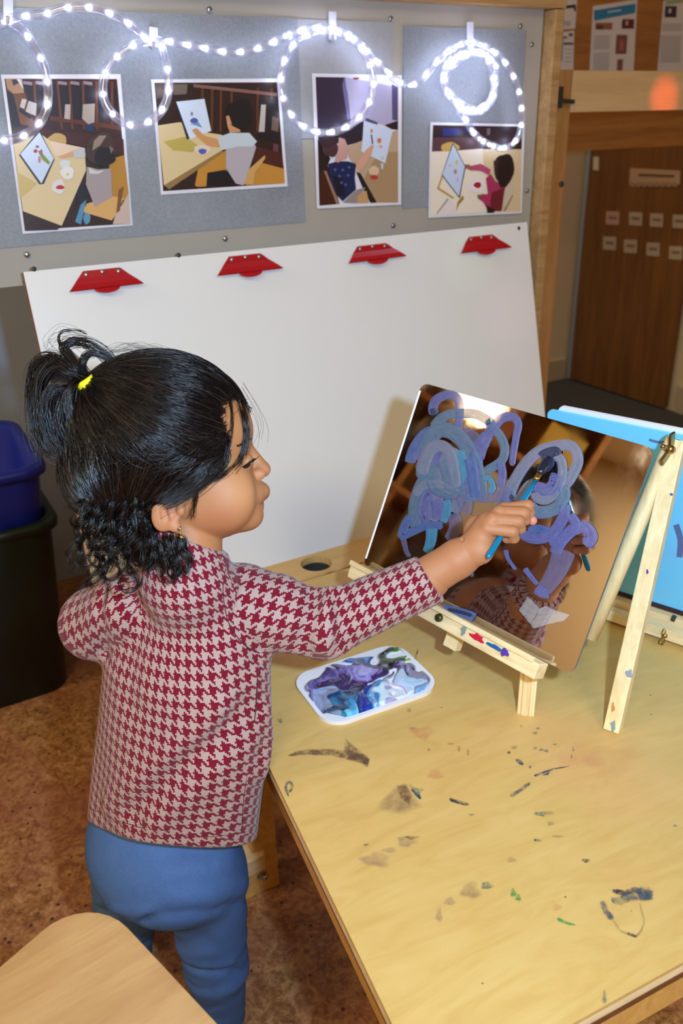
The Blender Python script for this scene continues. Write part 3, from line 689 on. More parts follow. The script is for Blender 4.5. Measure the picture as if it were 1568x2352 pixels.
photo(f([(72, 100), (1395, 90), (1478, 1200), (175, 1288)]), [
    D_((46, 26, 22), (110, 135), (1372, 130), (1448, 1170), (200, 1250)), D_((84, 66, 54), (115, 140), (290, 140), (290, 250), (130, 300)), D_((110, 96, 84), (290, 150), (450, 150), (440, 250), (310, 260)),
    *[D_((96, 54, 30), (x, 190), (x+26, 192), (x+20, 640), (x-4, 640)) for x in (590, 690, 780, 890, 1160, 1300)], D_((132, 92, 84), (510, 148), (1370, 240), (1375, 275), (510, 180)), D_((28, 22, 26), (1180, 300), (1380, 300), (1400, 760), (1180, 700)),
    D_((190, 178, 168), (1205, 360), (1255, 360), (1240, 640), (1180, 640)), D_((110, 88, 76), (1320, 480), (1390, 500), (1380, 640), (1310, 620)), D_((96, 60, 66), (1330, 760), (1385, 770), (1380, 860), (1325, 840)), D_((74, 34, 24), (1120, 780), (1420, 860), (1440, 1030), (1120, 960)),
    D_((196, 136, 52), (560, 1000), (840, 830), (850, 1060), (640, 1200), (520, 1210)), D_((194, 136, 56), (1180, 950), (1440, 1020), (1448, 1170), (1050, 1190)),
    D_((220, 196, 146), (140, 575), (370, 540), (600, 640), (800, 670), (860, 760), (800, 830), (205, 1190)), D_((190, 168, 84), (200, 740), (420, 690), (560, 780), (500, 850), (300, 830)), D_((150, 116, 70), (205, 1190), (800, 830), (820, 850), (260, 1230)),
    D_((44, 22, 14), (270, 1230), (400, 1130), (560, 1210), (540, 1225)),
    D_((40, 44, 52), (325, 335), (345, 340), (470, 710), (440, 720)), D_((214, 226, 242), (330, 330), (620, 300), (690, 630), (470, 715)), B_((84, 92, 160), 515, 525, 42, 28), D_((110, 150, 190), (470, 560), (560, 540), (600, 600), (520, 570)), B_((130, 140, 170), 490, 455, 14, 22),
    D_((208, 150, 96), (490, 620), (540, 600), (620, 680), (780, 720), (800, 800), (660, 790), (540, 690)), B_((226, 206, 186), 600, 820, 86, 50), B_((84, 94, 170), 600, 840, 42, 28),
    D_((20, 18, 24), (650, 1060), (830, 1030), (920, 1100), (940, 1190), (640, 1200)), D_((206, 158, 92), (1010, 1180), (1080, 1020), (1240, 880), (1245, 910), (1140, 1060), (1120, 1180)),
    D_((180, 172, 176), (840, 700), (1100, 680), (1150, 800), (1100, 960), (1020, 1190), (940, 1170), (840, 1010)), D_((196, 208, 210), (750, 700), (880, 650), (1080, 650), (1160, 740), (1110, 790), (960, 790), (790, 830)),
    D_((206, 148, 104), (850, 560), (880, 500), (960, 560), (990, 640), (880, 650)), B_((24, 20, 22), 985, 460, 140, 160), D_((206, 146, 110), (838, 480), (870, 470), (900, 560), (860, 600)),
], 'photo of a child in pale shirt at easel, second from left on the panel')
f = zmap((700, 150), 6.533)
photo(f([(105, 120), (1450, 150), (1440, 2090), (180, 2150)]), [
    D_((50, 40, 60), (160, 175), (600, 180), (690, 820), (640, 950), (190, 960)), D_((176, 170, 196), (600, 175), (1395, 330), (1395, 830), (1190, 900), (900, 830), (700, 820)), D_((110, 106, 150), (590, 180), (640, 420), (690, 800), (640, 820), (560, 300)),
    D_((140, 30, 44), (715, 185), (820, 182), (800, 210), (740, 215)), D_((86, 74, 110), (1300, 280), (1395, 330), (1395, 830), (1310, 820)), D_((40, 26, 26), (1190, 900), (1395, 830), (1395, 970), (1300, 960)),
    D_((40, 34, 44), (190, 960), (650, 950), (880, 830), (860, 1140), (640, 1200), (200, 1120)), D_((188, 160, 130), (640, 1210), (860, 1130), (1395, 970), (1395, 2060), (1075, 2060), (880, 1700), (650, 1380)),
    D_((168, 138, 100), (880, 1700), (1100, 1300), (1395, 1300), (1395, 2060), (1075, 2060)), D_((34, 24, 24), (190, 1100), (380, 1400), (340, 1500), (520, 2080), (215, 2105)), D_((66, 28, 18), (215, 1600), (330, 1560), (470, 2080), (215, 2105)),
    D_((150, 116, 96), (280, 1580), (320, 1590), (520, 2080), (470, 2085)), D_((30, 22, 22), (760, 1590), (830, 1620), (1075, 2060), (980, 2065), (880, 1880)), D_((196, 150, 100), (760, 1950), (920, 1880), (960, 2066), (790, 2070)),
    D_((74, 82, 98), (920, 790), (1090, 860), (1080, 890), (890, 840)), D_((206, 216, 236), (890, 830), (1310, 980), (1200, 1470), (980, 1360), (840, 1290)), B_((206, 130, 70), 995, 985, 18, 34), B_((214, 120, 80), 1110, 1130, 34, 40), B_((220, 170, 140), 1130, 1220, 30, 22), D_((40, 50, 70), (980, 1040), (1000, 1040), (1020, 1180), (1000, 1180)), B_((200, 190, 190), 1160, 1390, 22, 22),
    D_((212, 160, 134), (760, 1500), (900, 1280), (1000, 1190), (1030, 1210), (990, 1340), (860, 1540), (770, 1590)), B_((214, 186, 150), 1030, 1580, 80, 70), B_((186, 56, 48), 1030, 1680, 60, 34), D_((206, 206, 214), (1130, 1470), (1170, 1470), (1165, 1560), (1140, 1560)),
    D_((150, 134, 130), (560, 2060), (760, 1870), (900, 1830), (880, 1880), (780, 1960), (780, 2070)),
    D_((22, 34, 76), (340, 1480), (480, 1440), (640, 1440), (760, 1480), (740, 1680), (760, 1860), (560, 2040), (480, 1960), (370, 1700)), D_((14, 18, 40), (400, 1650), (560, 1700), (600, 1960), (480, 1960)),
    *[B_((70, 90, 150), x, y, 20, 20) for x, y in ((445, 1565), (560, 1570), (655, 1530), (510, 1660), (640, 1650), (540, 1760), (600, 1790))],
    D_((196, 148, 140), (440, 1440), (480, 1260), (500, 1080), (590, 1110), (650, 1260), (620, 1400), (480, 1460)), B_((70, 44, 48), 370, 1240, 120, 140), B_((52, 34, 40), 330, 1150, 130, 80),
], 'photo of a child in a navy top painting, third from the left on the panel')
f = zmap((960, 250), 6.03)
photo(f([(165, 185), (1475, 215), (1430, 1445), (140, 1510)]), [
    D_((226, 212, 186), (205, 225), (1440, 245), (1415, 1420), (165, 1475)), D_((46, 28, 34), (205, 225), (1440, 245), (1430, 560), (900, 560), (190, 590)), D_((34, 44, 110), (340, 270), (560, 270), (560, 370), (340, 380)), D_((30, 34, 86), (600, 270), (690, 280), (690, 340), (620, 330)), D_((86, 58, 62), (200, 400), (900, 400), (900, 560), (190, 590)), D_((110, 92, 100), (950, 270), (1000, 270), (990, 360), (950, 360)),
    D_((216, 192, 150), (900, 580), (1430, 560), (1415, 1420), (1180, 1420), (1000, 1000), (900, 800)), B_((202, 168, 92), 440, 530, 130, 66), D_((236, 224, 204), (180, 605), (890, 550), (905, 800), (960, 1000), (940, 1430), (165, 1475)), D_((228, 218, 214), (260, 1480), (430, 1240), (500, 1300), (520, 1460)),
    D_((190, 158, 80), (330, 900), (350, 910), (290, 1090), (500, 1230), (480, 1250), (255, 1110)), D_((166, 126, 66), (540, 1290), (620, 1190), (630, 1250), (560, 1330), (520, 1430)), D_((150, 150, 150), (400, 1240), (420, 1250), (260, 1460), (245, 1450)),
    D_((60, 66, 76), (470, 480), (490, 480), (655, 810), (600, 1080), (575, 1240), (560, 1230), (320, 920)), D_((196, 212, 236), (480, 490), (640, 800), (590, 1060), (560, 1210), (330, 910)), B_((196, 130, 140), 510, 870, 24, 34), B_((206, 200, 130), 530, 740, 20, 40), B_((210, 180, 190), 440, 785, 22, 16), B_((200, 190, 214), 540, 980, 18, 40),
    D_((150, 92, 78), (620, 770), (700, 770), (760, 820), (740, 860), (650, 820)), D_((182, 74, 110), (720, 790), (860, 760), (1000, 840), (980, 920), (860, 860), (740, 850)), B_((236, 224, 226), 810, 1070, 110, 100), B_((168, 26, 46), 815, 1055, 52, 42),
    D_((170, 50, 90), (930, 960), (1000, 900), (1060, 1000), (1200, 1080), (1170, 1200), (1130, 1420), (950, 1400), (900, 1300), (830, 1240), (870, 1180), (960, 1180)), D_((110, 26, 44), (1010, 1160), (1190, 1090), (1150, 1410), (1010, 1420), (990, 1300)), D_((36, 20, 26), (940, 1330), (1060, 1400), (1040, 1440), (950, 1440)), D_((120, 84, 60), (810, 1190), (860, 1190), (850, 1260), (820, 1240)),
    D_((206, 190, 170), (1200, 1090), (1310, 1010), (1300, 1180), (1170, 1420)), D_((150, 110, 70), (1290, 1200), (1310, 1190), (1200, 1410), (1170, 1415)), B_((30, 20, 24), 1185, 830, 140, 215), D_((30, 20, 24), (1080, 960), (1290, 960), (1210, 1080), (1130, 1090)), D_((60, 36, 36), (1035, 720), (1100, 700), (1080, 1000), (1050, 900)),
], 'small photo of a child in a pink chequered top, rightmost on the panel')

# ------------------------------------------------------------------ rope light with hooks
ROPE = [(-50, 330), (-20, 328), (12, 322), (50, 314), (82, 292), (102, 262), (110, 228), (109, 190), (100, 147), (80, 109), (55, 73), (22, 49), (-12, 38), (-26, 50), (-8, 58), (18, 46), (45, 39), (75, 35), (108, 31), (142, 20), (180, 17), (218, 19), (255, 32), (290, 50), (320, 74), (340, 92),
        (367, 100), (378, 133), (386, 170), (387, 206), (377, 243), (356, 270), (323, 287), (290, 284), (259, 262), (240, 232), (236, 195), (246, 160), (267, 132), (298, 108), (332, 96),
        (367, 94), (401, 97), (435, 104), (468, 110), (500, 117), (528, 120), (556, 119), (580, 115), (604, 106), (628, 96), (654, 84), (681, 74), (712, 66), (745, 64), (780, 72),
        (812, 92), (838, 122), (853, 157), (858, 190), (853, 222), (840, 249), (822, 272), (800, 289), (772, 301), (745, 305), (716, 300), (688, 284), (666, 259), (651, 228), (645, 195), (647, 160), (657, 130), (676, 100), (702, 82), (735, 71), (770, 72), (800, 82),
        (822, 98), (845, 121), (866, 141), (888, 163), (908, 183), (928, 194), (947, 195), (965, 186), (981, 169), (997, 149), (1016, 129), (1036, 113), (1061, 101), (1086, 98), (1114, 107), (1137, 121), (1157, 140), (1173, 164), (1185, 189), (1193, 216), (1197, 245), (1198, 275), (1193, 303), (1184, 323), (1168, 336), (1148, 340), (1126, 333), (1104, 321), (1086, 303), (1072, 280), (1056, 258)]
coil = []
for i in range(44):
    t = R(115 + i*24); rr_ = 62 - 5*math.sin(i*1.3) - .12*i
    coil.append((1082+rr_*math.cos(t)*.98, 186+rr_*math.sin(t)*1.12))
rp_px = catmull(ROPE, 6); cl_px = catmull(coil, 5)
nmain = len(rp_px)
off = .020 + .004*np.sin(np.arange(nmain)*.11)
off[78:] = off[78:]
path = np.array([onpan(x, y, o_) for (x, y), o_ in zip(rp_px, off)])
offc = np.linspace(.022, .058, len(cl_px))
pathc = np.array([onpan(x, y, o_) for (x, y), o_ in zip(cl_px, offc)])
path = np.concatenate([path, pathc])
def mat_rope():
    m = NT('clear_pvc_rope'); nt = m.t
    tr = m.n('ShaderNodeBsdfTransparent'); tr.inputs[0].default_value = (.93, .94, 1.0, 1)
    gl = m.n('ShaderNodeBsdfGlossy'); gl.inputs[0].default_value = (.9, .92, 1, 1); gl.inputs['Roughness'].default_value = .15
    tl = m.n('ShaderNodeBsdfTranslucent'); tl.inputs[0].default_value = (.9, .92, 1, 1)
    a1 = m.n('ShaderNodeMixShader'); a1.inputs[0].default_value = .25; nt.links.new(gl.outputs[0], a1.inputs[1]); nt.links.new(tl.outputs[0], a1.inputs[2])
    a2 = m.n('ShaderNodeMixShader'); a2.inputs[0].default_value = .26; nt.links.new(tr.outputs[0], a2.inputs[1]); nt.links.new(a1.outputs[0], a2.inputs[2])
    nt.links.new(a2.outputs[0], m.out.inputs[0]); return m.m
rope = empty('rope_light', path.mean(0), 'glowing white LED rope light looped in rings along the grey panel', 'rope light')
tv, tf = tube_mesh(path, .0064, 8); obj('rope_tube', tv, tf, mat_rope(), rope, smooth=True)
ml = NT('white_led'); ml.base((1, 1, 1)); ml.b.inputs['Emission Color'].default_value = (.74, .80, 1.0, 1); ml.b.inputs['Emission Strength'].default_value = 20
seg = np.linalg.norm(np.diff(path, axis=0), axis=1); cum = np.concatenate([[0], np.cumsum(seg)])
def sph(r, n=8, m_=5, sx=1.0):
    v, f_ = [], []
    for i in range(m_+1):
        ph = math.pi*i/m_
        for j in range(n): th_ = 2*math.pi*j/n; v.append((r*math.sin(ph)*math.cos(th_), r*math.sin(ph)*math.sin(th_), r*math.cos(ph)*sx))
    for i in range(m_):
        for j in range(n): k = (j+1) % n; f_.append((i*n+j, i*n+k, (i+1)*n+k, (i+1)*n+j))
    return v, f_
sv, sf = sph(.0036); led_me = bpy.data.meshes.new('led'); led_me.from_pydata(sv, [], sf); led_me.materials.append(ml.m)
led_me.polygons.foreach_set('use_smooth', np.ones(len(led_me.polygons), dtype=bool))
s_ = .006
while s_ < cum[-1]:
    i = min(np.searchsorted(cum, s_), len(path)-1); t = (s_-cum[i-1])/max(seg[i-1], 1e-9) if i > 0 else 0
    p = path[max(i-1, 0)]*(1-t)+path[i]*t
    o = bpy.data.objects.new('led', led_me); COL.objects.link(o); o.parent = rope; o.location = p-parent_loc(rope); s_ += .0272
for (x, y0, y1, lab) in ((18, -10, 50, 'clear white hook at the far left of the panel holding the rope light'), (352, 62, 108, 'small clear hook above the second ring of lights'), (763, 26, 92, 'clear white hook above the largest ring of lights'), (1079, 50, 112, 'clear white hook above the bright coiled ring of lights')):
    hk = empty('adhesive_hook', onpan(x, (y0+y1)/2), lab, 'hook', 'adhesive hooks on the grey panel')
    bar('hook_plate', onpan(x, y0, .004), onpan(x, y1, .004), U, .006, .0025, M['hook'], hk, .001)
    hp = [onpan(x, y1-6, .006), onpan(x, y1, .018), onpan(x, y1-1, .030), onpan(x, y1-12, .034)]
    a_, b_ = tube_mesh(catmull(hp, 5), .0028, 8); obj('hook_arm', a_, b_, M['hook'], hk, smooth=True)

# ------------------------------------------------------------------ mirror on its tabletop easel
MN = np.array([-.68769778, -.59337171, .41830822]); MK = -.774
def onm(x, y, off=0.0): d = ray(x, y); return C0 + d*((MK+off)/(d@MN))
mTL, mTR, mBR, mBL = onm(965, 878), onm(1499, 1028), onm(1318, 1555), onm(836, 1300)
mh = (mTR-mTL)+(mBR-mBL); mh -= MN*(mh@MN); mh /= np.linalg.norm(mh); mw = np.cross(mh, MN); mw /= np.linalg.norm(mw); mw = mw if mw[2] < 0 else -mw
mc = (mTL+mTR+mBR+mBL)/4
mW = (np.linalg.norm(mTR-mTL)+np.linalg.norm(mBR-mBL))/4; mH = (np.linalg.norm(mBL-mTL)+np.linalg.norm(mBR-mTR))/4
mm = NT('acrylic_mirror'); co = mm.coord(); sm = mm.noise(14, co, 4, .6, .8)
mm.base(s2l((214, 206, 200))); mm.p(Metallic=1.0, Roughness=mm.ramp(sm, [(.45, (.02, .02, .02)), (.75, (.13, .13, .13))]))
M['mirror'] = mm.m
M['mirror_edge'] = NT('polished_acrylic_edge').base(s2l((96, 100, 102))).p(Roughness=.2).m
ring = rrect(mc, mh, -mw, mW, mH, .011, 6)
n_ = len(ring); vs_ = np.concatenate([ring, ring-MN*.0032]); fs = [tuple(range(n_)), tuple(range(2*n_-1, n_-1, -1))]+[(i, n_+i, n_+(i+1) % n_, (i+1) % n_) for i in range(n_)]
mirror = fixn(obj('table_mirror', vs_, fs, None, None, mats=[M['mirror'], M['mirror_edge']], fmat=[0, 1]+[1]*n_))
tag(mirror, 'rectangular acrylic mirror smeared with blue and violet paint on small easel', 'mirror')
# flat white strip painted as the glint along the far upright edge
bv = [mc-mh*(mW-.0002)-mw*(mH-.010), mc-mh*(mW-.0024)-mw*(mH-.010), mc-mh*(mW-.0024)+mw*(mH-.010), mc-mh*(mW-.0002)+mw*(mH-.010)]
prism('edge_glint', bv, MN, .0004, NT('painted_edge_glint').base((.95, .98, 1.0)).p(Roughness=.25).m, mirror)
# paint strokes
def mat_stroke(name, c1, c2, alpha):
    m = NT(name); co = m.coord('UV', (1, 1, 1)); n_ = m.noise(1.0, m.coord('UV', (3, 34, 1)), 3, .6, .3)
    m.base(m.mix(m.ramp(n_, [(.35, (0, 0, 0)), (.68, (1, 1, 1))]), s2l(c1), s2l(c2))); m.p(Roughness=.35)
    m.set(m.b.inputs['Alpha'], m.math('ADD', m.math('MULTIPLY', n_, .55), alpha-.2)); return m.m
ST = {'v': mat_stroke('paint_violet', (84, 88, 148), (118, 120, 166), .62), 'b': mat_stroke('paint_blue', (58, 88, 148), (106, 120, 162), .66), 't': mat_stroke('paint_teal_grey', (68, 110, 134), (116, 124, 148), .66),
      'g': mat_stroke('paint_grey_lilac', (112, 118, 142), (134, 136, 156), .62), 'c': mat_stroke('paint_cyan', (54, 134, 160), (96, 134, 166), .7), 'f': mat_stroke('paint_thin_violet', (110, 110, 150), (128, 124, 158), .34), 'd': mat_stroke('paint_dark_navy', (30, 34, 62), (52, 60, 92), 1.1)}
nstk = [0]
def stroke(kind, pts, w, w2=None, closed=False):
    nstk[0] += 1; w = w*1.15; w2 = w2*1.15 if w2 is not None else None
    P = catmull(pts, 8, closed); 
    if closed: P = np.vstack([P, P[:1]])
    T = np.gradient(P, axis=0); T /= np.linalg.norm(T, axis=1)[:, None]+1e-9; N = np.stack([-T[:, 1], T[:, 0]], 1)
    m_ = len(P); tt = np.linspace(0, 1, m_); ww = w+((w2 if w2 is not None else w)-w)*tt
    if not closed: ww = ww*np.clip(np.minimum(tt, 1-tt)*14+.45, 0, 1)
    cr = [-1, -.8, -.35, .35, .8, 1]; hh = [0.0, .0006, .0003, .0003, .0006, 0.0]
    vs_, fs, uv = [], [], []
    L = np.concatenate([[0], np.cumsum(np.linalg.norm(np.diff(P, axis=0), axis=1))])
    for i in range(m_):
        for a, h in zip(cr, hh):
            q = P[i]+N[i]*ww[i]*a; vs_.append(onm(*q)+MN*(.0001+.00003*nstk[0]+h)); uv.append((L[i]/60, (a+1)/2))
    k = len(cr)
    for i in range(m_-1):
        for j in range(k-1): fs.append((i*k+j, i*k+j+1, (i+1)*k+j+1, (i+1)*k+j))
    o = obj('paint_stroke', vs_, fs, ST[kind], mirror, smooth=True)
    ul = o.data.uv_layers.new(name='UVMap'); li = np.zeros(len(o.data.loops), dtype=np.int32); o.data.loops.foreach_get('vertex_index', li)
    ul.data.foreach_set('uv', np.array(uv)[li].ravel())
    return o
q5 = lambda pts: [(820+a/5.113, 860+b/5.113) for a, b in pts]
c5 = lambda pts: [(820+a/2.096, 860+b/2.096) for a, b in pts]
c6 = lambda pts: [(980+a/3.409, 1020+b/3.409) for a, b in pts]
stroke('v', q5([(905, 470), (890, 390), (930, 300), (1020, 250), (1110, 240), (1180, 290), (1205, 400), (1195, 560), (1180, 700)]), 10, 8)
stroke('d', q5([(900, 400), (905, 450), (915, 480)]), 8, 7)
stroke('t', q5([(890, 640), (960, 540), (1080, 470), (1230, 460), (1400, 470), (1560, 560)])+c5([(640, 240), (690, 300), (710, 360), (690, 420), (600, 475)]), 10, 9)
stroke('b', q5([(620, 1040), (640, 950), (700, 820), (790, 710), (880, 660)]), 11, 11)
stroke('v', q5([(690, 1000), (720, 950), (790, 930), (770, 1010), (720, 1120)]), 14, 8)
stroke('v', c5([(600, 330), (660, 250), (700, 210), (750, 205), (775, 240), (765, 300), (752, 380), (745, 440)]), 11, 6)
stroke('f', q5([(1230, 700), (1340, 760), (1430, 830), (1500, 900)]), 20, 14)
stroke('v', q5([(1400, 980), (1460, 830), (1540, 700)]), 16, 12); stroke('b', q5([(1380, 900), (1400, 1050), (1350, 1200)]), 14, 12)
stroke('t', q5([(770, 1240), (800, 1120), (830, 960), (860, 780), (930, 670), (1040, 650), (1180, 720), (1290, 850), (1370, 1010), (1420, 1180), (1450, 1340), (1465, 1500)]), 17, 14)
stroke('v', q5([(960, 800), (960, 900), (960, 1000), (930, 1080)]), 15, 13)
stroke('g', q5([(1120, 850), (1080, 960), (1030, 1100), (980, 1260), (940, 1420), (910, 1600), (890, 1720)]), 17, 13)
stroke('c', q5([(1180, 900), (1230, 1040), (1280, 1180), (1310, 1340), (1330, 1500)]), 15, 13)
stroke('g', q5([(1160, 1240), (1190, 1380), (1180, 1500), (1130, 1620)]), 13, 11)
stroke('v', q5([(1370, 1120), (1350, 1240), (1250, 1360), (1120, 1420), (960, 1380), (880, 1340)]), 13, 10)
stroke('t', q5([(960, 1120), (860, 1190), (770, 1290), (710, 1430), (680, 1560), (680, 1700), (700, 1790)]), 15, 12)
stroke('v', q5([(830, 1480), (850, 1420), (820, 1400), (780, 1480), (760, 1600), (800, 1700), (840, 1600), (860, 1480)]), 9, 9)
stroke('c', q5([(1040, 1480), (1060, 1560), (1040, 1650), (1000, 1730)]), 10, 9)
stroke('c', q5([(1080, 1270), (1120, 1250), (1150, 1290), (1110, 1310)]), 6)
stroke('b', q5([(640, 1660), (570, 1760), (530, 1890), (620, 1860), (750, 1800), (880, 1770), (1010, 1780)]), 9, 8)
stroke('f', q5([(540, 1920), (560, 2000), (580, 2080), (620, 2140)]), 6, 4)
stroke('c', q5([(880, 1800), (870, 1940), (840, 2040), (810, 2090)]), 12, 8)
stroke('f', q5([(1120, 1640), (1160, 1740), (1140, 1850), (1080, 1950)]), 14, 12)
stroke('v', c5([(690, 420), (700, 480), (690, 545)]), 9, 8); stroke('f', c5([(480, 560), (560, 585), (650, 590), (720, 570)]), 12, 10); stroke('c', c5([(610, 500), (640, 505), (655, 545), (640, 570)]), 6)
stroke('g', c6([(640, 420), (690, 290), (780, 150), (880, 60), (1000, 20), (1110, 10), (1170, 60), (1180, 150), (1130, 260), (1070, 340)]), 12, 11)
stroke('b', c6([(610, 450), (660, 400), (680, 460)]), 12, 8)
stroke('g', c6([(1000, 90), (1050, 120), (1065, 200), (1050, 300), (1000, 390), (930, 440), (860, 420), (850, 380)]), 10, 9)
stroke('v', c6([(960, 280), (1020, 300), (950, 360), (880, 340), (800, 320)]), 16, 10)
stroke('t', c6([(800, 480), (860, 530), (950, 530), (1030, 490), (1080, 400), (1070, 330)]), 13, 12)
stroke('v', c6([(1080, 470), (1075, 560), (1020, 660), (930, 730), (830, 740), (740, 700)]), 12, 10)
stroke('b', c6([(800, 680), (880, 665), (960, 685)]), 9, 8)
stroke('v', c6([(1120, 560), (1170, 620), (1130, 690), (1050, 750), (960, 760)]), 10, 10)
stroke('v', c6([(1240, 790), (1290, 730), (1250, 660), (1170, 660), (1090, 720), (1030, 800), (1010, 860)]), 13, 12)
stroke('f', c6([(1080, 830), (1040, 950), (980, 1060), (920, 1140), (890, 1170)]), 24, 12)
stroke('v', c6([(620, 830), (640, 900), (700, 985)]), 5, 3); stroke('v', c6([(770, 975), (820, 1040), (870, 1100)]), 6, 4); stroke('v', c6([(860, 1130), (920, 1170), (960, 1170)]), 11, 9)
stroke('d', c6([(905, 110), (940, 80), (1010, 60), (1030, 90)]), 12, 9); stroke('d', c6([(900, 120), (960, 140), (920, 200)]), 13, 10); stroke('d', c6([(660, 400), (680, 440), (690, 470)]), 4, 5)
stroke('f', [(1085, 1325), (1078, 1280), (1082, 1250)], 4, 3)
stroke('b', [(1018, 1396), (1040, 1402), (1075, 1412), (1090, 1420)], 8, 10); stroke('d', [(1030, 1400), (1060, 1406), (1085, 1414)], 4, 4)
# extra passes in the dense left patch
stroke('g', q5([(760, 1180), (800, 1030), (860, 900), (960, 840), (1060, 880), (1120, 1010), (1150, 1180), (1160, 1340)]), 13, 11)
stroke('t', q5([(1010, 1020), (1060, 1160), (1090, 1320), (1080, 1460)]), 12, 10); stroke('b', q5([(1330, 980), (1360, 1120), (1380, 1280), (1400, 1440)]), 12, 11)
stroke('v', q5([(930, 1470), (960, 1580), (940, 1700)]), 12, 10); stroke('g', q5([(690, 1420), (760, 1330), (860, 1290), (980, 1300), (1090, 1360), (1200, 1400)]), 9, 9)
stroke('f', q5([(1240, 1420), (1280, 1540), (1260, 1640)]), 16, 12); stroke('t', q5([(860, 1240), (900, 1330), (960, 1380), (1050, 1390), (1150, 1380), (1280, 1370)]), 9, 8)
stroke('g', c6([(720, 470), (760, 400), (800, 330), (850, 300)]), 12, 9); stroke('f', c6([(620, 330), (600, 420), (580, 500)]), 14, 12)
# crumpled clear tape
mt = NT('clear_tape'); mt.base((.85, .86, .88)); mt.p(Roughness=.12, Alpha=.2)
tp = [(1192, 1402), (1214, 1370), (1243, 1398), (1256, 1392), (1272, 1400), (1309, 1412), (1297, 1426), (1262, 1434), (1226, 1443), (1222, 1434)]
vs_ = [onm(*p)+MN*(.001+.004*((i*7) % 5)/5) for i, p in enumerate(tp)]+[onm(1240, 1415)+MN*.006, onm(1268, 1414)+MN*.007]
obj('tape_scrap', vs_, [(0, 1, 2), (0, 2, 9), (9, 2, 10), (9, 10, 8), (10, 2, 3), (10, 3, 11), (3, 4, 11), (4, 5, 11), (5, 6, 11), (6, 7, 11), (7, 10, 11), (7, 8, 10)], mt.m, mirror)

# easel that carries the mirror
ez_ = empty('tabletop_easel', np.array([.2, .76, ZT]), 'small pine tabletop easel with front rail holding the painted mirror', 'easel')
def mpt(t, n_off, down): return mBL + (mBR-mBL)*t + MN*n_off + np.array([0, 0, -down])
def bottom_t(px):   # parameter along mirror bottom edge for a pixel column
    ts = np.linspace(0, 1, 400); pr = project(np.array([mpt(t, .012, .012) for t in ts])); return ts[np.argmin(abs(pr[:, 0]-px))]
t1 = bottom_t(1243)
rl = bar('front_rail', mpt(-.02, .0125, .010), mpt(t1, .0125, .010), MN, .0095, .0085, M['pine_h'], ez_, .0012)
bar('rail_lip', mpt(-.02, .0185, -.0015), mpt(t1-.02, .0185, -.0015), MN, .0022, .0028, M['pine_h'], rl, .0006)
for t, col_, nm in ((.52, 'r', 'paint_mark'), (.70, 'v', 'paint_mark'), (.40, 'g', 'paint_mark')):
    pass
pm_r = simple('wet_red_paint', (206, 30, 56), .3); pm_v = simple('wet_violet_paint', (84, 52, 150), .3); pm_g = simple('dry_grey_paint', (130, 140, 136), .5); pm_b = simple('wet_blue_paint', (30, 92, 146), .3)
def rail_mark(px, wdt, mat, h=.006, seed=0):
    t = bottom_t(px); r_ = random.Random(seed); pts = []
    ax = (mBR-mBL)/np.linalg.norm(mBR-mBL); c_ = mpt(t, .0212, .006)+np.array([0, 0, -.001])
    dn = np.cross(ax, MN); dn = dn if dn[2] < 0 else -dn
    for k in range(14):
        a = 2*math.pi*k/14; rr_ = r_.uniform(.6, 1.2); pts.append(c_+ax*wdt*rr_*math.cos(a)+dn*h*rr_*math.sin(a)+MN*.0012)
    obj('paint_mark', pts, [tuple(range(14))], mat, rl)
rail_mark(1108, .011, pm_r, .004, 1); rail_mark(1170, .005, pm_v, .005, 2); rail_mark(1076, .004, pm_g, .007, 3); rail_mark(1150, .012, pm_b, .003, 4)
lathe('rail_bolt', mpt(bottom_t(1021), .0215, .008), MN, [(.0048, 0), (.0046, .003), (.003, .0045)], simple('tarnished_bolt', (86, 84, 40), .4, .8), rl, 12)
# moulded foot post under the rail end
fp = onplane(1206, 1640, Z, ZT); 
prof = []
ax2 = np.array([.93, -.36, 0]); ay2 = np.array([.36, .93, 0])
for a, b in ((-.0095, -.006), (-.0085, -.008), (-.006, -.008), (-.0052, -.0066), (-.0044, -.0085), (0, -.0095), (.002, -.0075), (.0032, -.0062), (.0042, -.0080), (.0066, -.0080), (.0072, -.0068), (.0095, -.0068), (.0095, .007), (-.0095, .007)):
    prof.append(fp + ax2*a + ay2*b + ay2*.006)
prism('front_post', prof, Z, .068, M['pine'], ez_)
bar('front_post', fp+ax2*(-.19)*.7+ay2*.13*0+np.array([-.10, .12, 0]), fp+np.array([-.235, .12, .066]), ax2, .009, .008, M['pine'], ez_, .001)
bar('back_stay', mpt(.5, -.016, 0)-mw*.19, np.array([*(mpt(.5, -.012, 0)-MN*.22)[:2], ZT+.001]), mh, .009, .007, M['pine'], ez_, .001)
bar('back_post', mpt(.5, -.0105, 0)+mw*.04, mpt(.5, -.0105, 0)-mw*.215, mh, .009, .006, M['pine'], ez_, .001)

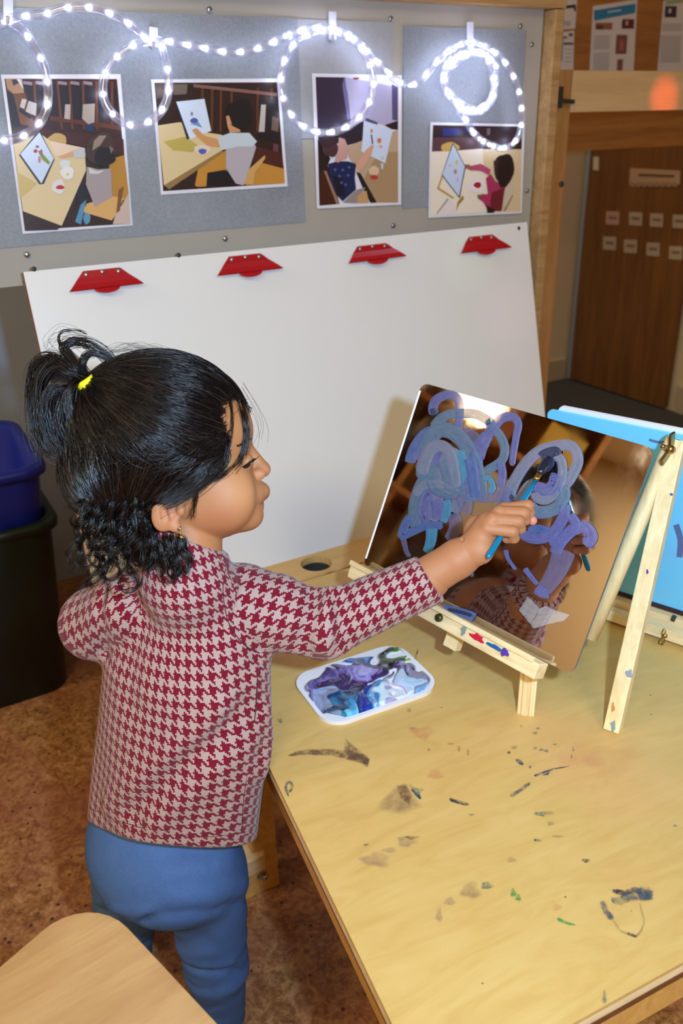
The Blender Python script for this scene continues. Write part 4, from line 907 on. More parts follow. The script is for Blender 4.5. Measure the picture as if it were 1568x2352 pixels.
# ------------------------------------------------------------------ second easel with the blue board
e2_ = empty('tabletop_easel', np.array([.38, .85, ZT]), 'pine A-frame tabletop easel with brass wing nuts at the right photo edge', 'easel')
apex = PD(1557, 1012, .872); f1 = onplane(1406, 1686, Z, ZT)+np.array([.002, .006, 0])
d1 = (apex-f1)/np.linalg.norm(apex-f1)
sideax = np.array([.80, -.60, 0])
def sqleg(name, p, q, side, hw, hh, par):
    o = bar(name, p, q, side, hw, hh, M['pine'], par, .0012); return o
lg1 = sqleg('front_leg', f1, apex, sideax, .0085, .0075, e2_)
l2top = PD(1549, 1008, .868)+d1*.0; l2b = PD(1405, 1345, .915)
l2dir = (l2b-l2top); l2end = l2top + l2dir*1.38
lg2v, lg2f = tube_mesh(np.array([l2top, l2top*.5+l2end*.5, l2end]), .0088, 10); obj('round_leg', lg2v, lg2f, M['pine'], e2_, smooth=True)
# blobs of paint on the leg
lt_ = lambda s: f1+d1*s
def leg_mark(px, py, w, h, mat, seed):
    r_ = random.Random(seed); nn = -np.cross(d1, sideax-d1*(sideax@d1)); nn /= np.linalg.norm(nn); nn = nn if nn@FW < 0 else -nn
    k = (f1+nn*.0079)@nn; pts = []
    for i in range(12):
        a = 2*math.pi*i/12; rr_ = r_.uniform(.6, 1.2); pts.append(onplane(px+w*rr_*math.cos(a), py+h*rr_*math.sin(a), nn, k))
    obj('paint_mark', pts, [tuple(range(12))], mat, lg1)
leg_mark(1444, 1547, 9, 11, simple('dry_blue_grey_paint', (136, 150, 158), .5), 1); leg_mark(1407, 1625, 4, 13, simple('dry_ochre_paint', (186, 126, 60), .5), 2); leg_mark(1407, 1668, 7, 14, pm_g, 3)
leg_mark(1542, 1136, 4, 4, pm_b, 4); leg_mark(1486, 1313, 3, 5, pm_v, 5)
def wingnut(p, ax, size, parent, name='wing_nut'):
    ax = np.asarray(ax, float)/np.linalg.norm(ax)
    w_ = empty(name, p); w_.location = np.asarray(p)-parent_loc(parent); w_.parent = parent
    lathe('nut_hub', p, ax, [(size*.30, 0), (size*.30, size*.3), (size*.18, size*.5)], M['brass'], w_, 12)
    lathe('bolt', np.asarray(p)+ax*size*.4, ax, [(size*.15, 0), (size*.15, size*.9), (size*.11, size*1.0)], M['brass'], w_, 10)
    up_ = Z - ax*(Z@ax); up_ /= np.linalg.norm(up_)
    for s__ in (-1, 1):
        sd = np.cross(ax, up_)
        q0 = np.asarray(p)+up_*s__*size*.22+ax*size*.15; q1 = q0+up_*s__*size*.75+ax*size*.5
        bar('wing', q0, q1, sd, size*.08, size*.26, M['brass'], w_, size*.05)
    return w_
def leg_near(px, py, dep): return PD(px, py, dep)
wingnut(PD(1541, 1033, .862), MN, .0165, e2_)
# blue board: bottom edge on its ledge, leaning against the frame
hb = np.array([.766, -.643, 0]); Bb = onplane(1400, 1360, Z, .512); Tb = PD(1556, 1005, .905)
NBL = np.cross(hb, Tb-Bb); NBL /= np.linalg.norm(NBL); NBL = NBL if NBL@FW < 0 else -NBL; KBL = NBL@Bb
def onb(x, y, off=0.0): return onplane(x, y, NBL, KBL+off)
bdn = np.cross(hb, NBL); bdn = bdn if bdn[2] < 0 else -bdn
bTL = onb(1256, 940); bh_ = (Bb-bTL)@bdn; bw_ = .33
mb = NT('sky_blue_board'); nb_ = mb.noise(9, mb.coord(), 4, .6, 1.0)
mb.base(mb.mix(mb.ramp(nb_, [(.52, (0, 0, 0)), (.75, (.5, .5, .5))]), s2l((112, 204, 250)), s2l((124, 172, 244)))); mb.p(Roughness=.3)
bc = bTL + hb*bw_/2 + bdn*bh_/2
blue = prism('blue_board', rrect(bc, hb, -bdn, bw_/2, bh_/2, .008, 5), -NBL, .003, mb.m); tag(blue, 'sky blue painting board on the second tabletop easel behind the mirror', 'board')
whp = prism('white_board_sheet', rrect(bc - NBL*.0045 - bdn*.005 + hb*.012, hb, -bdn, bw_/2, bh_/2, .008, 5), -NBL, .003, M['white_plastic']); tag(whp, 'white sheet showing as thin strip behind the sky blue board', 'board')
for pts, w in (([(1552, 1205), (1562, 1240), (1560, 1280)], 7), ([(1490, 1010), (1515, 1016), (1545, 1012)], 3)):
    P = catmull(pts, 6); T = np.gradient(P, axis=0); T /= np.linalg.norm(T, axis=1)[:, None]; N = np.stack([-T[:, 1], T[:, 0]], 1)
    obj('paint_mark', [onb(*p, .0003) for p in np.vstack([P+N*w, (P-N*w)[::-1]])], [tuple(range(2*len(P)))], ST['v'], blue)
# dark paint line and ledge under the blue board
bot = lambda s, n_o, dn: Bb + hb*s + NBL*n_o + np.array([0, 0, -dn])
bar('paint_edge', bot(-.05, .0012, -.004), bot(.20, .0012, -.004), bdn, .0035, .0008, simple('dark_dried_paint', (42, 26, 44), .5), blue)
bar('ledge_back_slat', bot(-.08, .004, .0085), bot(.22, .004, .0085), Z, .0075, .006, M['pine_h'], e2_, .001)
l3 = bar('ledge_front_slat', bot(-.08, .021, .013), bot(.22, .021, .013), Z, .0075, .0065, M['pine_h'], e2_, .001)
wingnut(onplane(1528, 1456, NBL, KBL+.028), NBL, .013, e2_)
bar('ledge_bolt', onplane(1545, 1424, NBL, KBL+.012), onplane(1548, 1416, NBL, KBL+.012), hb, .0025, .0025, M['dark_metal'], e2_)
for s__ in (-.03, .12):
    p = bot(s__, -.012, 0); q = p - bdn*(bh_*.9)
    bar('back_leg', np.array([*(p+bdn*.02)[:2], ZT+.001]), q, hb, .008, .007, M['pine'], e2_, .001)

# ------------------------------------------------------------------ paint palette
pa = np.array([math.cos(R(26.5)), math.sin(R(26.5)), 0]); pb = np.array([-pa[1], pa[0], 0])
pc = np.array([.0225, .803, ZT+.0001])
PHA, PHB = .0735, .0515
pal = empty('paint_palette', pc, 'white plastic paint palette loaded with wet blue and purple paint on table', 'palette')
ring = rrect(pc, pa, pb, PHA, PHB, .026, 8); n_ = len(ring)
ring2 = rrect(pc+Z*.006, pa, pb, PHA+.001, PHB+.001, .027, 8)
fixn(obj('palette_tray', np.concatenate([ring, ring2]), [tuple(range(n_))[::-1], tuple(range(n_, 2*n_))]+[(i, (i+1) % n_, n_+(i+1) % n_, n_+i) for i in range(n_)], M['white_plastic'], pal))
nx, ny = 170, 120
gx, gy = np.meshgrid(np.linspace(-1, 1, nx), np.linspace(-1, 1, ny), indexing='ij')
def vnoise(x, y, seed):
    r_ = np.random.default_rng(seed); g = r_.random((64, 64)); xi = np.floor(x).astype(int); yi = np.floor(y).astype(int); fx = x-xi; fy = y-yi
    fx = fx*fx*(3-2*fx); fy = fy*fy*(3-2*fy); G = lambda a, b: g[a % 64, b % 64]
    return (G(xi, yi)*(1-fx)+G(xi+1, yi)*fx)*(1-fy)+(G(xi, yi+1)*(1-fx)+G(xi+1, yi+1)*fx)*fy
def fbm(x, y, seed, o=3): return sum(vnoise(x*2**k, y*2**k, seed+k)*.5**(k+1) for k in range(o))/(1-.5**o)
GPX = project((pc+Z*.006)+(gx*(PHA-.003))[..., None]*pa+(gy*(PHB-.003))[..., None]*pb); kx, ky = (GPX[..., 0]-660)*4.356, (GPX[..., 1]-1460)*4.356
wx = kx+190*(fbm(gx*2.6+5, gy*2, 1, 2)-.5)*2; wy = ky+150*(fbm(gx*2.6, gy*2+9, 4, 2)-.5)*2
colr = np.ones((nx, ny, 3))*np.array(s2l((232, 230, 238))); hgt = np.full((nx, ny), -.0006)
sw = fbm(wx*.0075, wy*.011, 11, 2); sw2 = fbm(wx*.011+3, wy*.006, 21, 2)
for (bx, by, rx, ry, c1, c2, h) in (
        (330, 540, 190, 130, (44, 34, 88), (92, 84, 160), .004), (560, 450, 220, 130, (50, 36, 92), (120, 104, 180), .004), (760, 400, 200, 130, (54, 38, 96), (150, 140, 206), .005), (620, 580, 150, 90, (52, 32, 84), (110, 90, 160), .003),
        (760, 290, 130, 60, (28, 84, 140), (120, 170, 220), .003), (1010, 290, 190, 120, (16, 20, 24), (60, 84, 60), .005), (1060, 185, 90, 26, (60, 120, 30), (120, 150, 30), .003), (1190, 250, 48, 34, (214, 210, 30), (120, 150, 30), .003), (1120, 360, 120, 60, (60, 44, 90), (170, 160, 206), .003),
        (340, 700, 140, 110, (40, 70, 120), (90, 120, 180), .003), (500, 730, 230, 150, (8, 56, 96), (20, 110, 160), .006), (730, 740, 110, 100, (14, 44, 140), (30, 90, 180), .006), (530, 780, 80, 50, (110, 190, 220), (60, 150, 200), .006), (420, 850, 170, 60, (30, 120, 150), (150, 210, 226), .003),
        (930, 620, 200, 125, (40, 130, 190), (206, 230, 240), .004), (800, 600, 70, 70, (14, 56, 140), (30, 96, 180), .005), (1130, 640, 70, 50, (60, 40, 80), (150, 120, 170), .003), (1000, 470, 60, 40, (40, 24, 40), (90, 70, 110), .003),
        (1270, 470, 190, 150, (58, 44, 98), (130, 130, 190), .004), (1240, 500, 130, 90, (150, 206, 232), (196, 206, 240), .0035), (1310, 430, 26, 26, (140, 84, 16), (110, 70, 30), .004), (1330, 560, 90, 60, (30, 40, 84), (100, 150, 200), .003)):
    d = np.sqrt(((wx-bx)/rx)**2+((wy-by)/ry)**2); m_ = np.clip((1.0-d)/.12, 0, 1)
    s__ = np.clip((sw-.56)/.12, 0, 1)[..., None]; cc = np.array(s2l(c1))*(1-s__)+np.array(s2l(c2))*s__
    hi_ = np.clip((sw2-.64)/.05, 0, 1)[..., None]*.35; cc = cc*(1-hi_)+np.array(s2l((206, 206, 236)))*hi_
    colr = colr*(1-m_[..., None])+cc*m_[..., None]
    hgt = np.maximum(hgt, np.where(m_ > 0, h*np.sqrt(np.clip(1-d*d, 0, 1))*(.4+1.1*sw2), -.0006))
fx_, fy_ = gx*(PHA-.003), gy*(PHB-.003)
# keep inside the rounded corners
cr_ = .024; ox = np.maximum(np.abs(fx_)-(PHA-.003-cr_), 0); oy = np.maximum(np.abs(fy_)-(PHB-.003-cr_), 0); inside = np.hypot(ox, oy) <= cr_
ef = np.clip((1-np.maximum(np.abs(gx), np.abs(gy)*1.0))/.05, 0, 1); hgt = hgt*ef-.0008*(1-ef)
hgt[~inside] = -.002
PP = pc + fx_[..., None]*pa + fy_[..., None]*pb + (.0063+hgt)[..., None]*Z
idx = np.arange(nx*ny).reshape(nx, ny)
qs = np.stack([idx[:-1, :-1], idx[1:, :-1], idx[1:, 1:], idx[:-1, 1:]], -1).reshape(-1, 4); qs = qs[inside.reshape(-1)[qs].all(1)]
mp_ = NT('wet_paint'); at_ = mp_.n('ShaderNodeAttribute', attribute_name='Col'); mp_.base(at_.outputs['Color']); mp_.p(Roughness=.08); mp_.b.inputs['Coat Weight'].default_value = .6
wp = obj('wet_paint', PP.reshape(-1, 3), qs, mp_.m, pal, smooth=True)
ca_ = wp.data.color_attributes.new('Col', 'FLOAT_COLOR', 'POINT'); ca_.data.foreach_set('color', np.concatenate([colr.reshape(-1, 3), np.ones((nx*ny, 1))], 1).ravel())

# ------------------------------------------------------------------ paint brush held in the hand
BT = onm(1262, 1050, .004); BE = PD(1119, 1282, .80); bd = (BT-BE)/np.linalg.norm(BT-BE); BL_ = np.linalg.norm(BT-BE)
br = empty('paint_brush', BE, 'small teal blue paint brush gripped in the hand and touching the mirror', 'brush')
mteal = NT('teal_lacquer').base(s2l((20, 128, 172))).p(Roughness=.18, Metallic=.35).m
gold = simple('brass_ferrule', (214, 160, 60), .25, 1.0); brist = simple('paint_soaked_bristles', (26, 30, 44), .2)
fr_s = .755*BL_
hv, hf = tube_mesh(np.array([BE+bd*s for s in (0, .002, .006, .03, fr_s*.55, fr_s*.85, fr_s)]), [.0012, .0026, .0031, .0029, .0036, .0032, .0026], 14); obj('handle', hv, hf, mteal, br, smooth=True)
hv, hf = tube_mesh(np.array([BE+bd*s for s in (fr_s, fr_s+.003, fr_s+.006, fr_s+.009)]), [.0029, .0031, .0028, .0030], 14); obj('ferrule', hv, hf, gold, br, smooth=True)
hv, hf = tube_mesh(np.array([BE+bd*s for s in (fr_s+.009, fr_s+.014, fr_s+.022, BL_-.002, BL_)]), [.0028, .0044, .0058, .0030, .0006], 14); obj('bristles', hv, hf, brist, br, smooth=True)

# ------------------------------------------------------------------ implicit-surface modelling for the child
def ell(p, c, r, rot=None):
    q = p-np.asarray(c, np.float32)
    if rot is not None: q = q@np.asarray(rot, np.float32)
    r = np.asarray(r, np.float32); k0 = np.sqrt(((q/r)**2).sum(-1)); k1 = np.sqrt(((q/(r*r))**2).sum(-1))+1e-9
    return k0*(k0-1)/k1
def cone(p, a, b, ra, rb):     # tapered capsule
    a = np.asarray(a, np.float32); b = np.asarray(b, np.float32); ba = b-a; t = np.clip(((p-a)@ba)/(ba@ba), 0, 1)
    return np.linalg.norm(p-a-t[:, None]*ba, axis=-1)-(ra+(rb-ra)*t)
def smin(a, b, k): h = np.clip(.5+.5*(b-a)/k, 0, 1); return b+(a-b)*h-k*h*(1-h)
def smax(a, b, k): return -smin(-a, -b, k)
def snets(fn, lo, hi, h):
    lo = np.asarray(lo, float); n = np.ceil((np.asarray(hi)-lo)/h).astype(int)+1
    xs = [lo[i]+np.arange(n[i])*h for i in range(3)]
    vals = np.empty(n, np.float32); yz = np.stack(np.meshgrid(xs[1], xs[2], indexing='ij'), -1).reshape(-1, 2).astype(np.float32)
    st = max(1, int(250000/len(yz)))
    for i in range(0, n[0], st):
        xx = xs[0][i:i+st].astype(np.float32)
        P = np.empty((len(xx), len(yz), 3), np.float32); P[:, :, 0] = xx[:, None]; P[:, :, 1:] = yz[None]
        vals[i:i+st] = fn(P.reshape(-1, 3)).reshape(len(xx), n[1], n[2])
    ins = vals < 0
    cnt = np.zeros(n-1, np.int16); acc = np.zeros((*(n-1), 3), np.float32)
    cs = [slice(0, -1), slice(1, None)]
    for ax in range(3):
        o1, o2 = [a for a in range(3) if a != ax]
        for i in (0, 1):
            for j in (0, 1):
                s0 = [None]*3; s1 = [None]*3; s0[ax] = cs[0]; s1[ax] = cs[1]; s0[o1] = s1[o1] = cs[i]; s0[o2] = s1[o2] = cs[j]
                a, b = vals[tuple(s0)], vals[tuple(s1)]; m = (a < 0) != (b < 0)
                t = np.where(m, a/np.where(m, a-b, 1), 0)
                cnt += m; acc[..., ax] += t; acc[..., o1] += m*i; acc[..., o2] += m*j
    cell = cnt > 0; idx = np.full(n-1, -1, np.int64); idx[cell] = np.arange(cell.sum())
    ci = np.argwhere(cell); V_ = lo+(ci+acc[cell]/cnt[cell][:, None])*h
    F_ = []
    for ax in range(3):
        o1, o2 = (ax+1) % 3, (ax+2) % 3
        s0 = [slice(None)]*3; s1 = [slice(None)]*3; s0[ax] = cs[0]; s1[ax] = cs[1]
        m = ins[tuple(s0)] != ins[tuple(s1)]; flip = ins[tuple(s0)]
        e = np.argwhere(m); e = e[(e[:, o1] > 0) & (e[:, o2] > 0) & (e[:, o1] < n[o1]-1) & (e[:, o2] < n[o2]-1)]
        fl_ = flip[tuple(e.T)]
        def g(d1, d2):
            c = e.copy(); c[:, o1] -= d1; c[:, o2] -= d2; return idx[tuple(c.T)]
        q = np.stack([g(1, 1), g(0, 1), g(0, 0), g(1, 0)], -1)
        q[~fl_] = q[~fl_][:, ::-1]; F_.append(q)
    F_ = np.concatenate(F_); F_ = F_[(F_ >= 0).all(1)]
    return V_, F_
def poly_sd(p2, poly):          # signed distance to a 2D polygon
    P = np.asarray(poly, np.float32); d = np.full(len(p2), 1e9, np.float32); s = np.ones(len(p2), np.float32)
    for i in range(len(P)):
        a, b = P[i-1], P[i]; e = b-a; w = p2-a; t = np.clip((w@e)/(e@e), 0, 1); dd = w-t[:, None]*e; d = np.minimum(d, (dd**2).sum(-1))
        c1 = p2[:, 1] >= a[1]; c2 = p2[:, 1] < b[1]; c3 = e[0]*w[:, 1] > e[1]*w[:, 0]
        m = (c1 & c2 & c3) | (~c1 & ~c2 & ~c3); s[m] *= -1
    return s*np.sqrt(d)
class Frame:                    # local pixel-sized frame facing back along a sight line
    def __init__(s, px, py, P):
        s.o = np.asarray(P); s.px, s.py = px, py; s.e3 = C0-s.o; s.e3 /= np.linalg.norm(s.e3)
        s.e1 = RT-s.e3*(RT@s.e3); s.e1 /= np.linalg.norm(s.e1); s.e2 = np.cross(s.e3, s.e1)
        p0 = project(s.o); ex_ = (project(s.o+s.e1*.01)-p0)/.01; ey_ = (project(s.o+s.e2*.01)-p0)/.01
        s.J = np.linalg.inv(np.array([ex_, ey_]).T); s.s = 1/np.linalg.norm(ex_)
    def w(s, abc):
        abc = np.asarray(abc, float); d = abc[..., :2]-np.array([s.px, s.py]); uv = d@s.J.T
        return s.o+uv[..., :1]*s.e1+uv[..., 1:2]*s.e2+abc[..., 2:3]*s.s*s.e3

person = empty('person', np.array([-.135, .72, 0]), 'small child in a red houndstooth top and blue leggings painting on the mirror', 'person')

# ---- head
HF = Frame(390, 1010, PY(390, 1010, .735))
def head_sd(p):
    skull = ell(p, (368, 1006, 0), (204, 180, 165))
    fore = ell(p, (520, 988, 0), (63, 74, 92)); d = smin(skull, fore, 22)
    face = ell(p, (482, 1112, 0), (108, 112, 108)); d = smin(d, face, 26)
    jaw = ell(p, (486, 1163, 0), (108, 80, 104)); d = smin(d, jaw, 22)
    ap = p.copy(); ap[:, 2] = np.abs(ap[:, 2])
    cheek = ell(ap, (520, 1138, 64), (64, 74, 50)); d = smin(d, cheek, 22)
    chin = ell(p, (567, 1188, 0), (44, 38, 48)); d = smin(d, chin, 16)
    muz = ell(p, (578, 1134, 0), (42, 34, 52)); d = smin(d, muz, 22)
    ulip = ell(p, (606, 1132, 0), (20, 21, 30)); d = smin(d, ulip, 6)
    llip = ell(p, (594, 1168, 0), (17, 12, 26)); d = smin(d, llip, 6)
    mouth = cone(ap, (618, 1154, 0), (584, 1160, 40), 3.2, 2.0); d = smax(d, -mouth, 5)
    sock = ell(ap, (592, 1046, 46), (18, 20, 22)); d = smax(d, -sock, 16)
    lid = ell(ap, (561, 1060, 50), (21, 20, 24)); d = smin(d, lid, 7)
    nose = cone(p, (574, 1030, 0), (603, 1076, 0), 12, 19); d = smin(d, nose, 12)
    tip = ell(p, (605, 1080, 0), (22, 19, 22)); d = smin(d, tip, 6)
    ala = ell(ap, (597, 1090, 20), (16, 14, 11)); d = smin(d, ala, 4)
    nos = ell(ap, (608, 1101, 9), (7, 4, 5)); d = smax(d, -nos, 4)
    # ear
    ca_, sa_ = math.cos(.30), math.sin(.30); ca2, sa2 = math.cos(.25), math.sin(.25)
    Rz = np.array([[ca_, sa_, 0], [-sa_, ca_, 0], [0, 0, 1]]).T; Ry = np.array([[ca2, 0, sa2], [0, 1, 0], [-sa2, 0, ca2]])
    Re = Rz@Ry
    ear = ell(ap, (386, 1160, 108), (36, 54, 13), Re); inner = ell(ap, (394, 1156, 118), (23, 37, 13), Re); ear = smax(ear, -inner, 5)
    anti = cone(ap, (372, 1146, 112), (384, 1186, 112), 6, 6); ear = smin(ear, anti, 5)
    trag = ell(ap, (414, 1164, 108), (10, 14, 9)); ear = smin(ear, trag, 4); lobe = ell(ap, (402, 1202, 104), (14, 13, 9)); ear = smin(ear, lobe, 5)
    d = smin(d, ear, 7)
    neck = cone(p, (436, 1180, 0), (430, 1345, 0), 76, 84); d = smin(d, neck, 6)
    return d
hv, hfc = snets(head_sd, (150, 810, -190), (640, 1350, 190), 3.6)
def vcols_head(v):
    n = len(v); c = np.tile(np.array(s2l((174, 116, 72))), (n, 1))
    def blend(mask, rgb): nonlocal c; m = np.clip(mask, 0, 1)[:, None]; c = c*(1-m)+np.array(s2l(rgb))*m
    a, b, z = v.T; az = np.abs(z)
    g = lambda cx, cy, cz, rx, ry, rz: np.exp(-(((a-cx)/rx)**2+((b-cy)/ry)**2+((az-cz)/rz)**2))
    blend(.55*g(505, 1185, 80, 60, 45, 70), (160, 92, 62)); blend(.45*g(560, 1130, 90, 40, 50, 60), (206, 148, 96))
    blend(.8*g(618, 1146, 0, 16, 10, 34), (150, 74, 70)); blend(.6*g(606, 1164, 0, 12, 8, 26), (170, 96, 84)); blend(.5*g(600, 1157, 20, 26, 4, 26), (110, 52, 46))
    blend(.5*g(610, 1092, 12, 18, 14, 20), (214, 138, 106)); blend(.45*g(574, 1074, 58, 22, 12, 26), (140, 88, 66)); blend(.5*g(390, 1165, 112, 40, 50, 20), (190, 120, 88))
    return c
hcol = vcols_head(hv); hvw = HF.w(hv)

# ---- right hand and forearm
GF = Frame(1130, 1220, PD(1130, 1220, .828))
bE = np.array([1119., 1282., 62.]); bT = np.array([1262., 1050., -122.]); bdir = (bT-bE)
def bp(t): return bE+bdir*t
pdir = np.array([.85, .526, 0]); qdir = np.cross(bdir/np.linalg.norm(bdir), pdir); qdir = qdir if qdir[2] > 0 else -qdir
fing = []
for t, mcp, r in ((.25, (1119, 1214, 34), 12.5), (.345, (1131, 1194, 30), 13.5), (.43, (1146, 1178, 16), 13.5), (.505, (1157, 1170, -10), 12.5)):
    b = bp(t); fing.append((np.array(mcp, float), b+pdir*16+qdir*25, b+pdir*27+qdir*6, b+pdir*14-qdir*14, r))
wr = np.array([1078., 1268., 6.]); cuffp = np.array([965., 1338., 2.])
def hand_sd(p):
    arm = smin(cone(p, cuffp+np.array([-60, 35, -4]), (1050, 1284, 4), 52, 45), cone(p, (1050, 1284, 4), wr, 45, 40), 10)
    palm = cone(p, wr+np.array([10, -10, 4]), (1122, 1205, 8), 37, 31)
    d = smin(arm, palm, 8)
    d = smin(d, ell(p, (1104, 1262, 26), (31, 34, 24)), 10)
    d = smin(d, ell(p, (1096, 1222, -18), (34, 40, 26)), 10)
    for i, (m_, a, b, c, r) in enumerate(fing): d = smin(d, cone(p, (1100+i*6, 1236-i*10, 14-i*8), m_, 22, 17), 9)
    # wrist crease
    cr = cone(p, (1052, 1228, 30), (1112, 1300, 30), 3, 3); d = smax(d, -cr, 5)
    for m_, a, b, c, r in fing:
        f_ = smin(smin(cone(p, m_, a, r+2.5, r+1), cone(p, a, b, r+1, r), 3), cone(p, b, c, r, r-2.5), 3)
        d = smin(d, f_, 3.5)
    b = bp(.53); th = smin(cone(p, (1106, 1205, -34), b-pdir*14-qdir*30, 19, 15), cone(p, b-pdir*14-qdir*30, b+pdir*32-qdir*8+np.array([4, 16, 6]), 14, 11), 4)
    d = smin(d, th, 6); return d
gv, gf = snets(hand_sd, (880, 1120, -90), (1240, 1420, 95), 2.6)
gcol = np.tile(np.array(s2l((172, 114, 74))), (len(gv), 1))
tips = [c for *_, c, r in [(f_[0], f_[3], f_[4]) for f_ in fing]]
for f_ in fing:
    m_ = np.exp(-((gv-f_[3])**2).sum(1)/16**2)[:, None]*.7; gcol = gcol*(1-m_)+np.array(s2l((222, 146, 124)))*m_
tt_ = bp(.53)+pdir*32-qdir*8+np.array([4, 16, 6]); m_ = np.exp(-((gv-tt_)**2).sum(1)/17**2)[:, None]*.85; gcol = gcol*(1-m_)+np.array(s2l((226, 140, 122)))*m_
gvw = GF.w(gv)
# ---- torso, arms and legs under the clothes (world metres)
shR = PD(560, 1392, .832); elR = PD(745, 1436, .835); cuR = GF.w(cuffp+np.array([18, -6, 0]))
shL = PY(300, 1392, .715); elL = PY(222, 1432, .745); haL = PY(345, 1480, .865)
SHT = [PY(432, 1330, .728), PY(428, 1500, .715), PY(421, 1690, .705), PY(396, 1893, .70)]
FACE = R(33); fr = np.array([math.cos(FACE), -math.sin(FACE), 0]); ff = np.array([math.sin(FACE), math.cos(FACE), 0])
hipR, knR, anR = PY(466, 2010, .695), PY(496, 2215, .705), PY(508, 2345, .735)
hipL, knL, anL = PY(306, 2000, .735), PY(285, 2130, .79), PY(300, 2230, .85)
def body_sd(p):
    d = cone(p, SHT[0]-Z*.03, SHT[2], .055, .065); d = smin(d, cone(p, SHT[2], SHT[3]+Z*.06, .056, .045), .02)
    d = smin(d, cone(p, HF.w(np.array([430, 1330, 0])), SHT[0]-Z*.03, .032, .045), .02)
    d = smin(d, smin(cone(p, shR, elR, .027, .023), cone(p, elR, cuR, .023, .0215), .01), .02)
    d = smin(d, smin(cone(p, shL, elL, .027, .022), cone(p, elL, haL, .022, .018), .01), .02)
    for h_, k_, a_ in ((hipR, knR, anR), (hipL, knL, anL)): d = smin(d, smin(cone(p, h_, k_, .034, .028), cone(p, k_, a_, .028, .022), .01), .02)
    # left hand resting on the table side: palm and fingers
    d = smin(d, ell(p, haL+np.array([.012, .014, -.004]), (.022, .022, .013)), .008)
    for i in range(4): d = smin(d, cone(p, haL+np.array([.018+.006*i, .028-.004*i, -.004]), haL+np.array([.030+.011*i, .052-.012*i, -.010]), .0062, .0052), .002)
    d = smin(d, cone(p, haL+np.array([-.002, .020, 0]), haL+np.array([.004, .044, -.006]), .007, .0055), .004)
    return d
allp = np.array([SHT[0], shR, shL, elL, haL, cuR, anR, anL, hipL, knL])
bvw, bf = snets(body_sd, allp.min(0)-.07, allp.max(0)+.07, .0065)
bcol = np.tile(np.array(s2l((172, 114, 74))), (len(bvw), 1))
VV = np.concatenate([hvw, gvw, bvw]); FF_ = np.concatenate([hfc, gf+len(hvw), bf+len(hvw)+len(gvw)])
msk = NT('brown_skin'); av = msk.n('ShaderNodeAttribute', attribute_name='Col'); nn_ = msk.noise(90, msk.coord(), 3, .6)
msk.base(msk.mix(msk.math('MULTIPLY', nn_, .12), av.outputs['Color'], s2l((150, 90, 62)))); msk.p(Roughness=.58); msk.b.inputs['Subsurface Weight'].default_value = .10
msk.b.inputs['Subsurface Radius'].default_value = (.008, .003, .0015); msk.b.inputs['Specular IOR Level'].default_value = .4
body = obj('body', VV, FF_, msk.m, person, smooth=True)
ca_ = body.data.color_attributes.new('Col', 'FLOAT_COLOR', 'POINT'); ca_.data.foreach_set('color', np.concatenate([np.concatenate([hcol, gcol, bcol]), np.ones((len(VV), 1))], 1).ravel())

# ---- top: houndstooth
def mat_hound():
    m = NT('red_houndstooth_knit')
    uvn = m.n('ShaderNodeUVMap', uv_map='UVMap'); nz = m.n('ShaderNodeTexNoise', i_Scale=520.0); m.t.links.new(uvn.outputs[0], nz.inputs['Vector'])
    add = m.n('ShaderNodeVectorMath', operation='MULTIPLY_ADD'); m.t.links.new(nz.outputs['Color'], add.inputs[0]); add.inputs[1].default_value = (.0011, .0011, 0); m.t.links.new(uvn.outputs[0], add.inputs[2])
    sx = m.n('ShaderNodeSeparateXYZ'); m.t.links.new(add.outputs[0], sx.inputs[0])
    PIT = 8/.0128
    x = m.math('FLOOR', m.math('MULTIPLY', sx.outputs[0], PIT)); y = m.math('FLOOR', m.math('MULTIPLY', sx.outputs[1], PIT))
    wx_ = m.math('LESS_THAN', m.math('FLOORED_MODULO', x, 8.0), 4.0); wy_ = m.math('LESS_THAN', m.math('FLOORED_MODULO', y, 8.0), 4.0)
    tw = m.math('LESS_THAN', m.math('FLOORED_MODULO', m.math('ADD', x, y), 4.0), 2.0)
    k = m.math('ADD', m.math('MULTIPLY', wx_, tw), m.math('MULTIPLY', wy_, m.math('SUBTRACT', 1.0, tw)))
    fz = m.noise(1400, uvn.outputs[0], 2, .7)
    red = m.mix(fz, s2l((90, 5, 22)), s2l((128, 18, 42))); wh = m.mix(fz, s2l((146, 118, 110)), s2l((186, 160, 152)))
    m.base(m.mix(k, wh, red)); m.p(Roughness=.9); m.b.inputs['Specular IOR Level'].default_value = .15; m.b.inputs['Sheen Weight'].default_value = .15
    m.bump(fz, .35, .0008); return m.m
axz = np.array([SHT[3][2], SHT[2][2], SHT[1][2], SHT[0][2]]); 
RA = [.1005, .1000, .0930, .070]; RB = [.082, .080, .072, .050]
def torso_sd(p):
    z = p[:, 2]; pts = np.array([SHT[3], SHT[2], SHT[1], SHT[0]])
    zz = np.clip(z, axz[0]-.03, axz[-1]+.02)
    cx = np.interp(zz, axz, pts[:, 0]); cy = np.interp(zz, axz, pts[:, 1]); ra = np.interp(zz, axz, RA); rb = np.interp(zz, axz, RB)
    q = np.stack([p[:, 0]-cx, p[:, 1]-cy], -1); u_ = q@fr[:2]; v_ = q@ff[:2]
    # flare and soft vertical drape towards the hem
    ang = np.arctan2(v_, u_); low = np.clip((axz[2]-z)/.15, 0, 1)
    ra = ra+low*.0022*np.sin(ang*5+.6+z*18); rb = rb+low*.0022*np.sin(ang*5+.6+z*18)
    k0 = np.sqrt((u_/ra)**2+(v_/rb)**2); k1 = np.sqrt((u_/ra**2)**2+(v_/rb**2)**2)+1e-6; d = k0*(k0-1)/k1
    return smax(d, z-(axz[-1]+.006), .03)
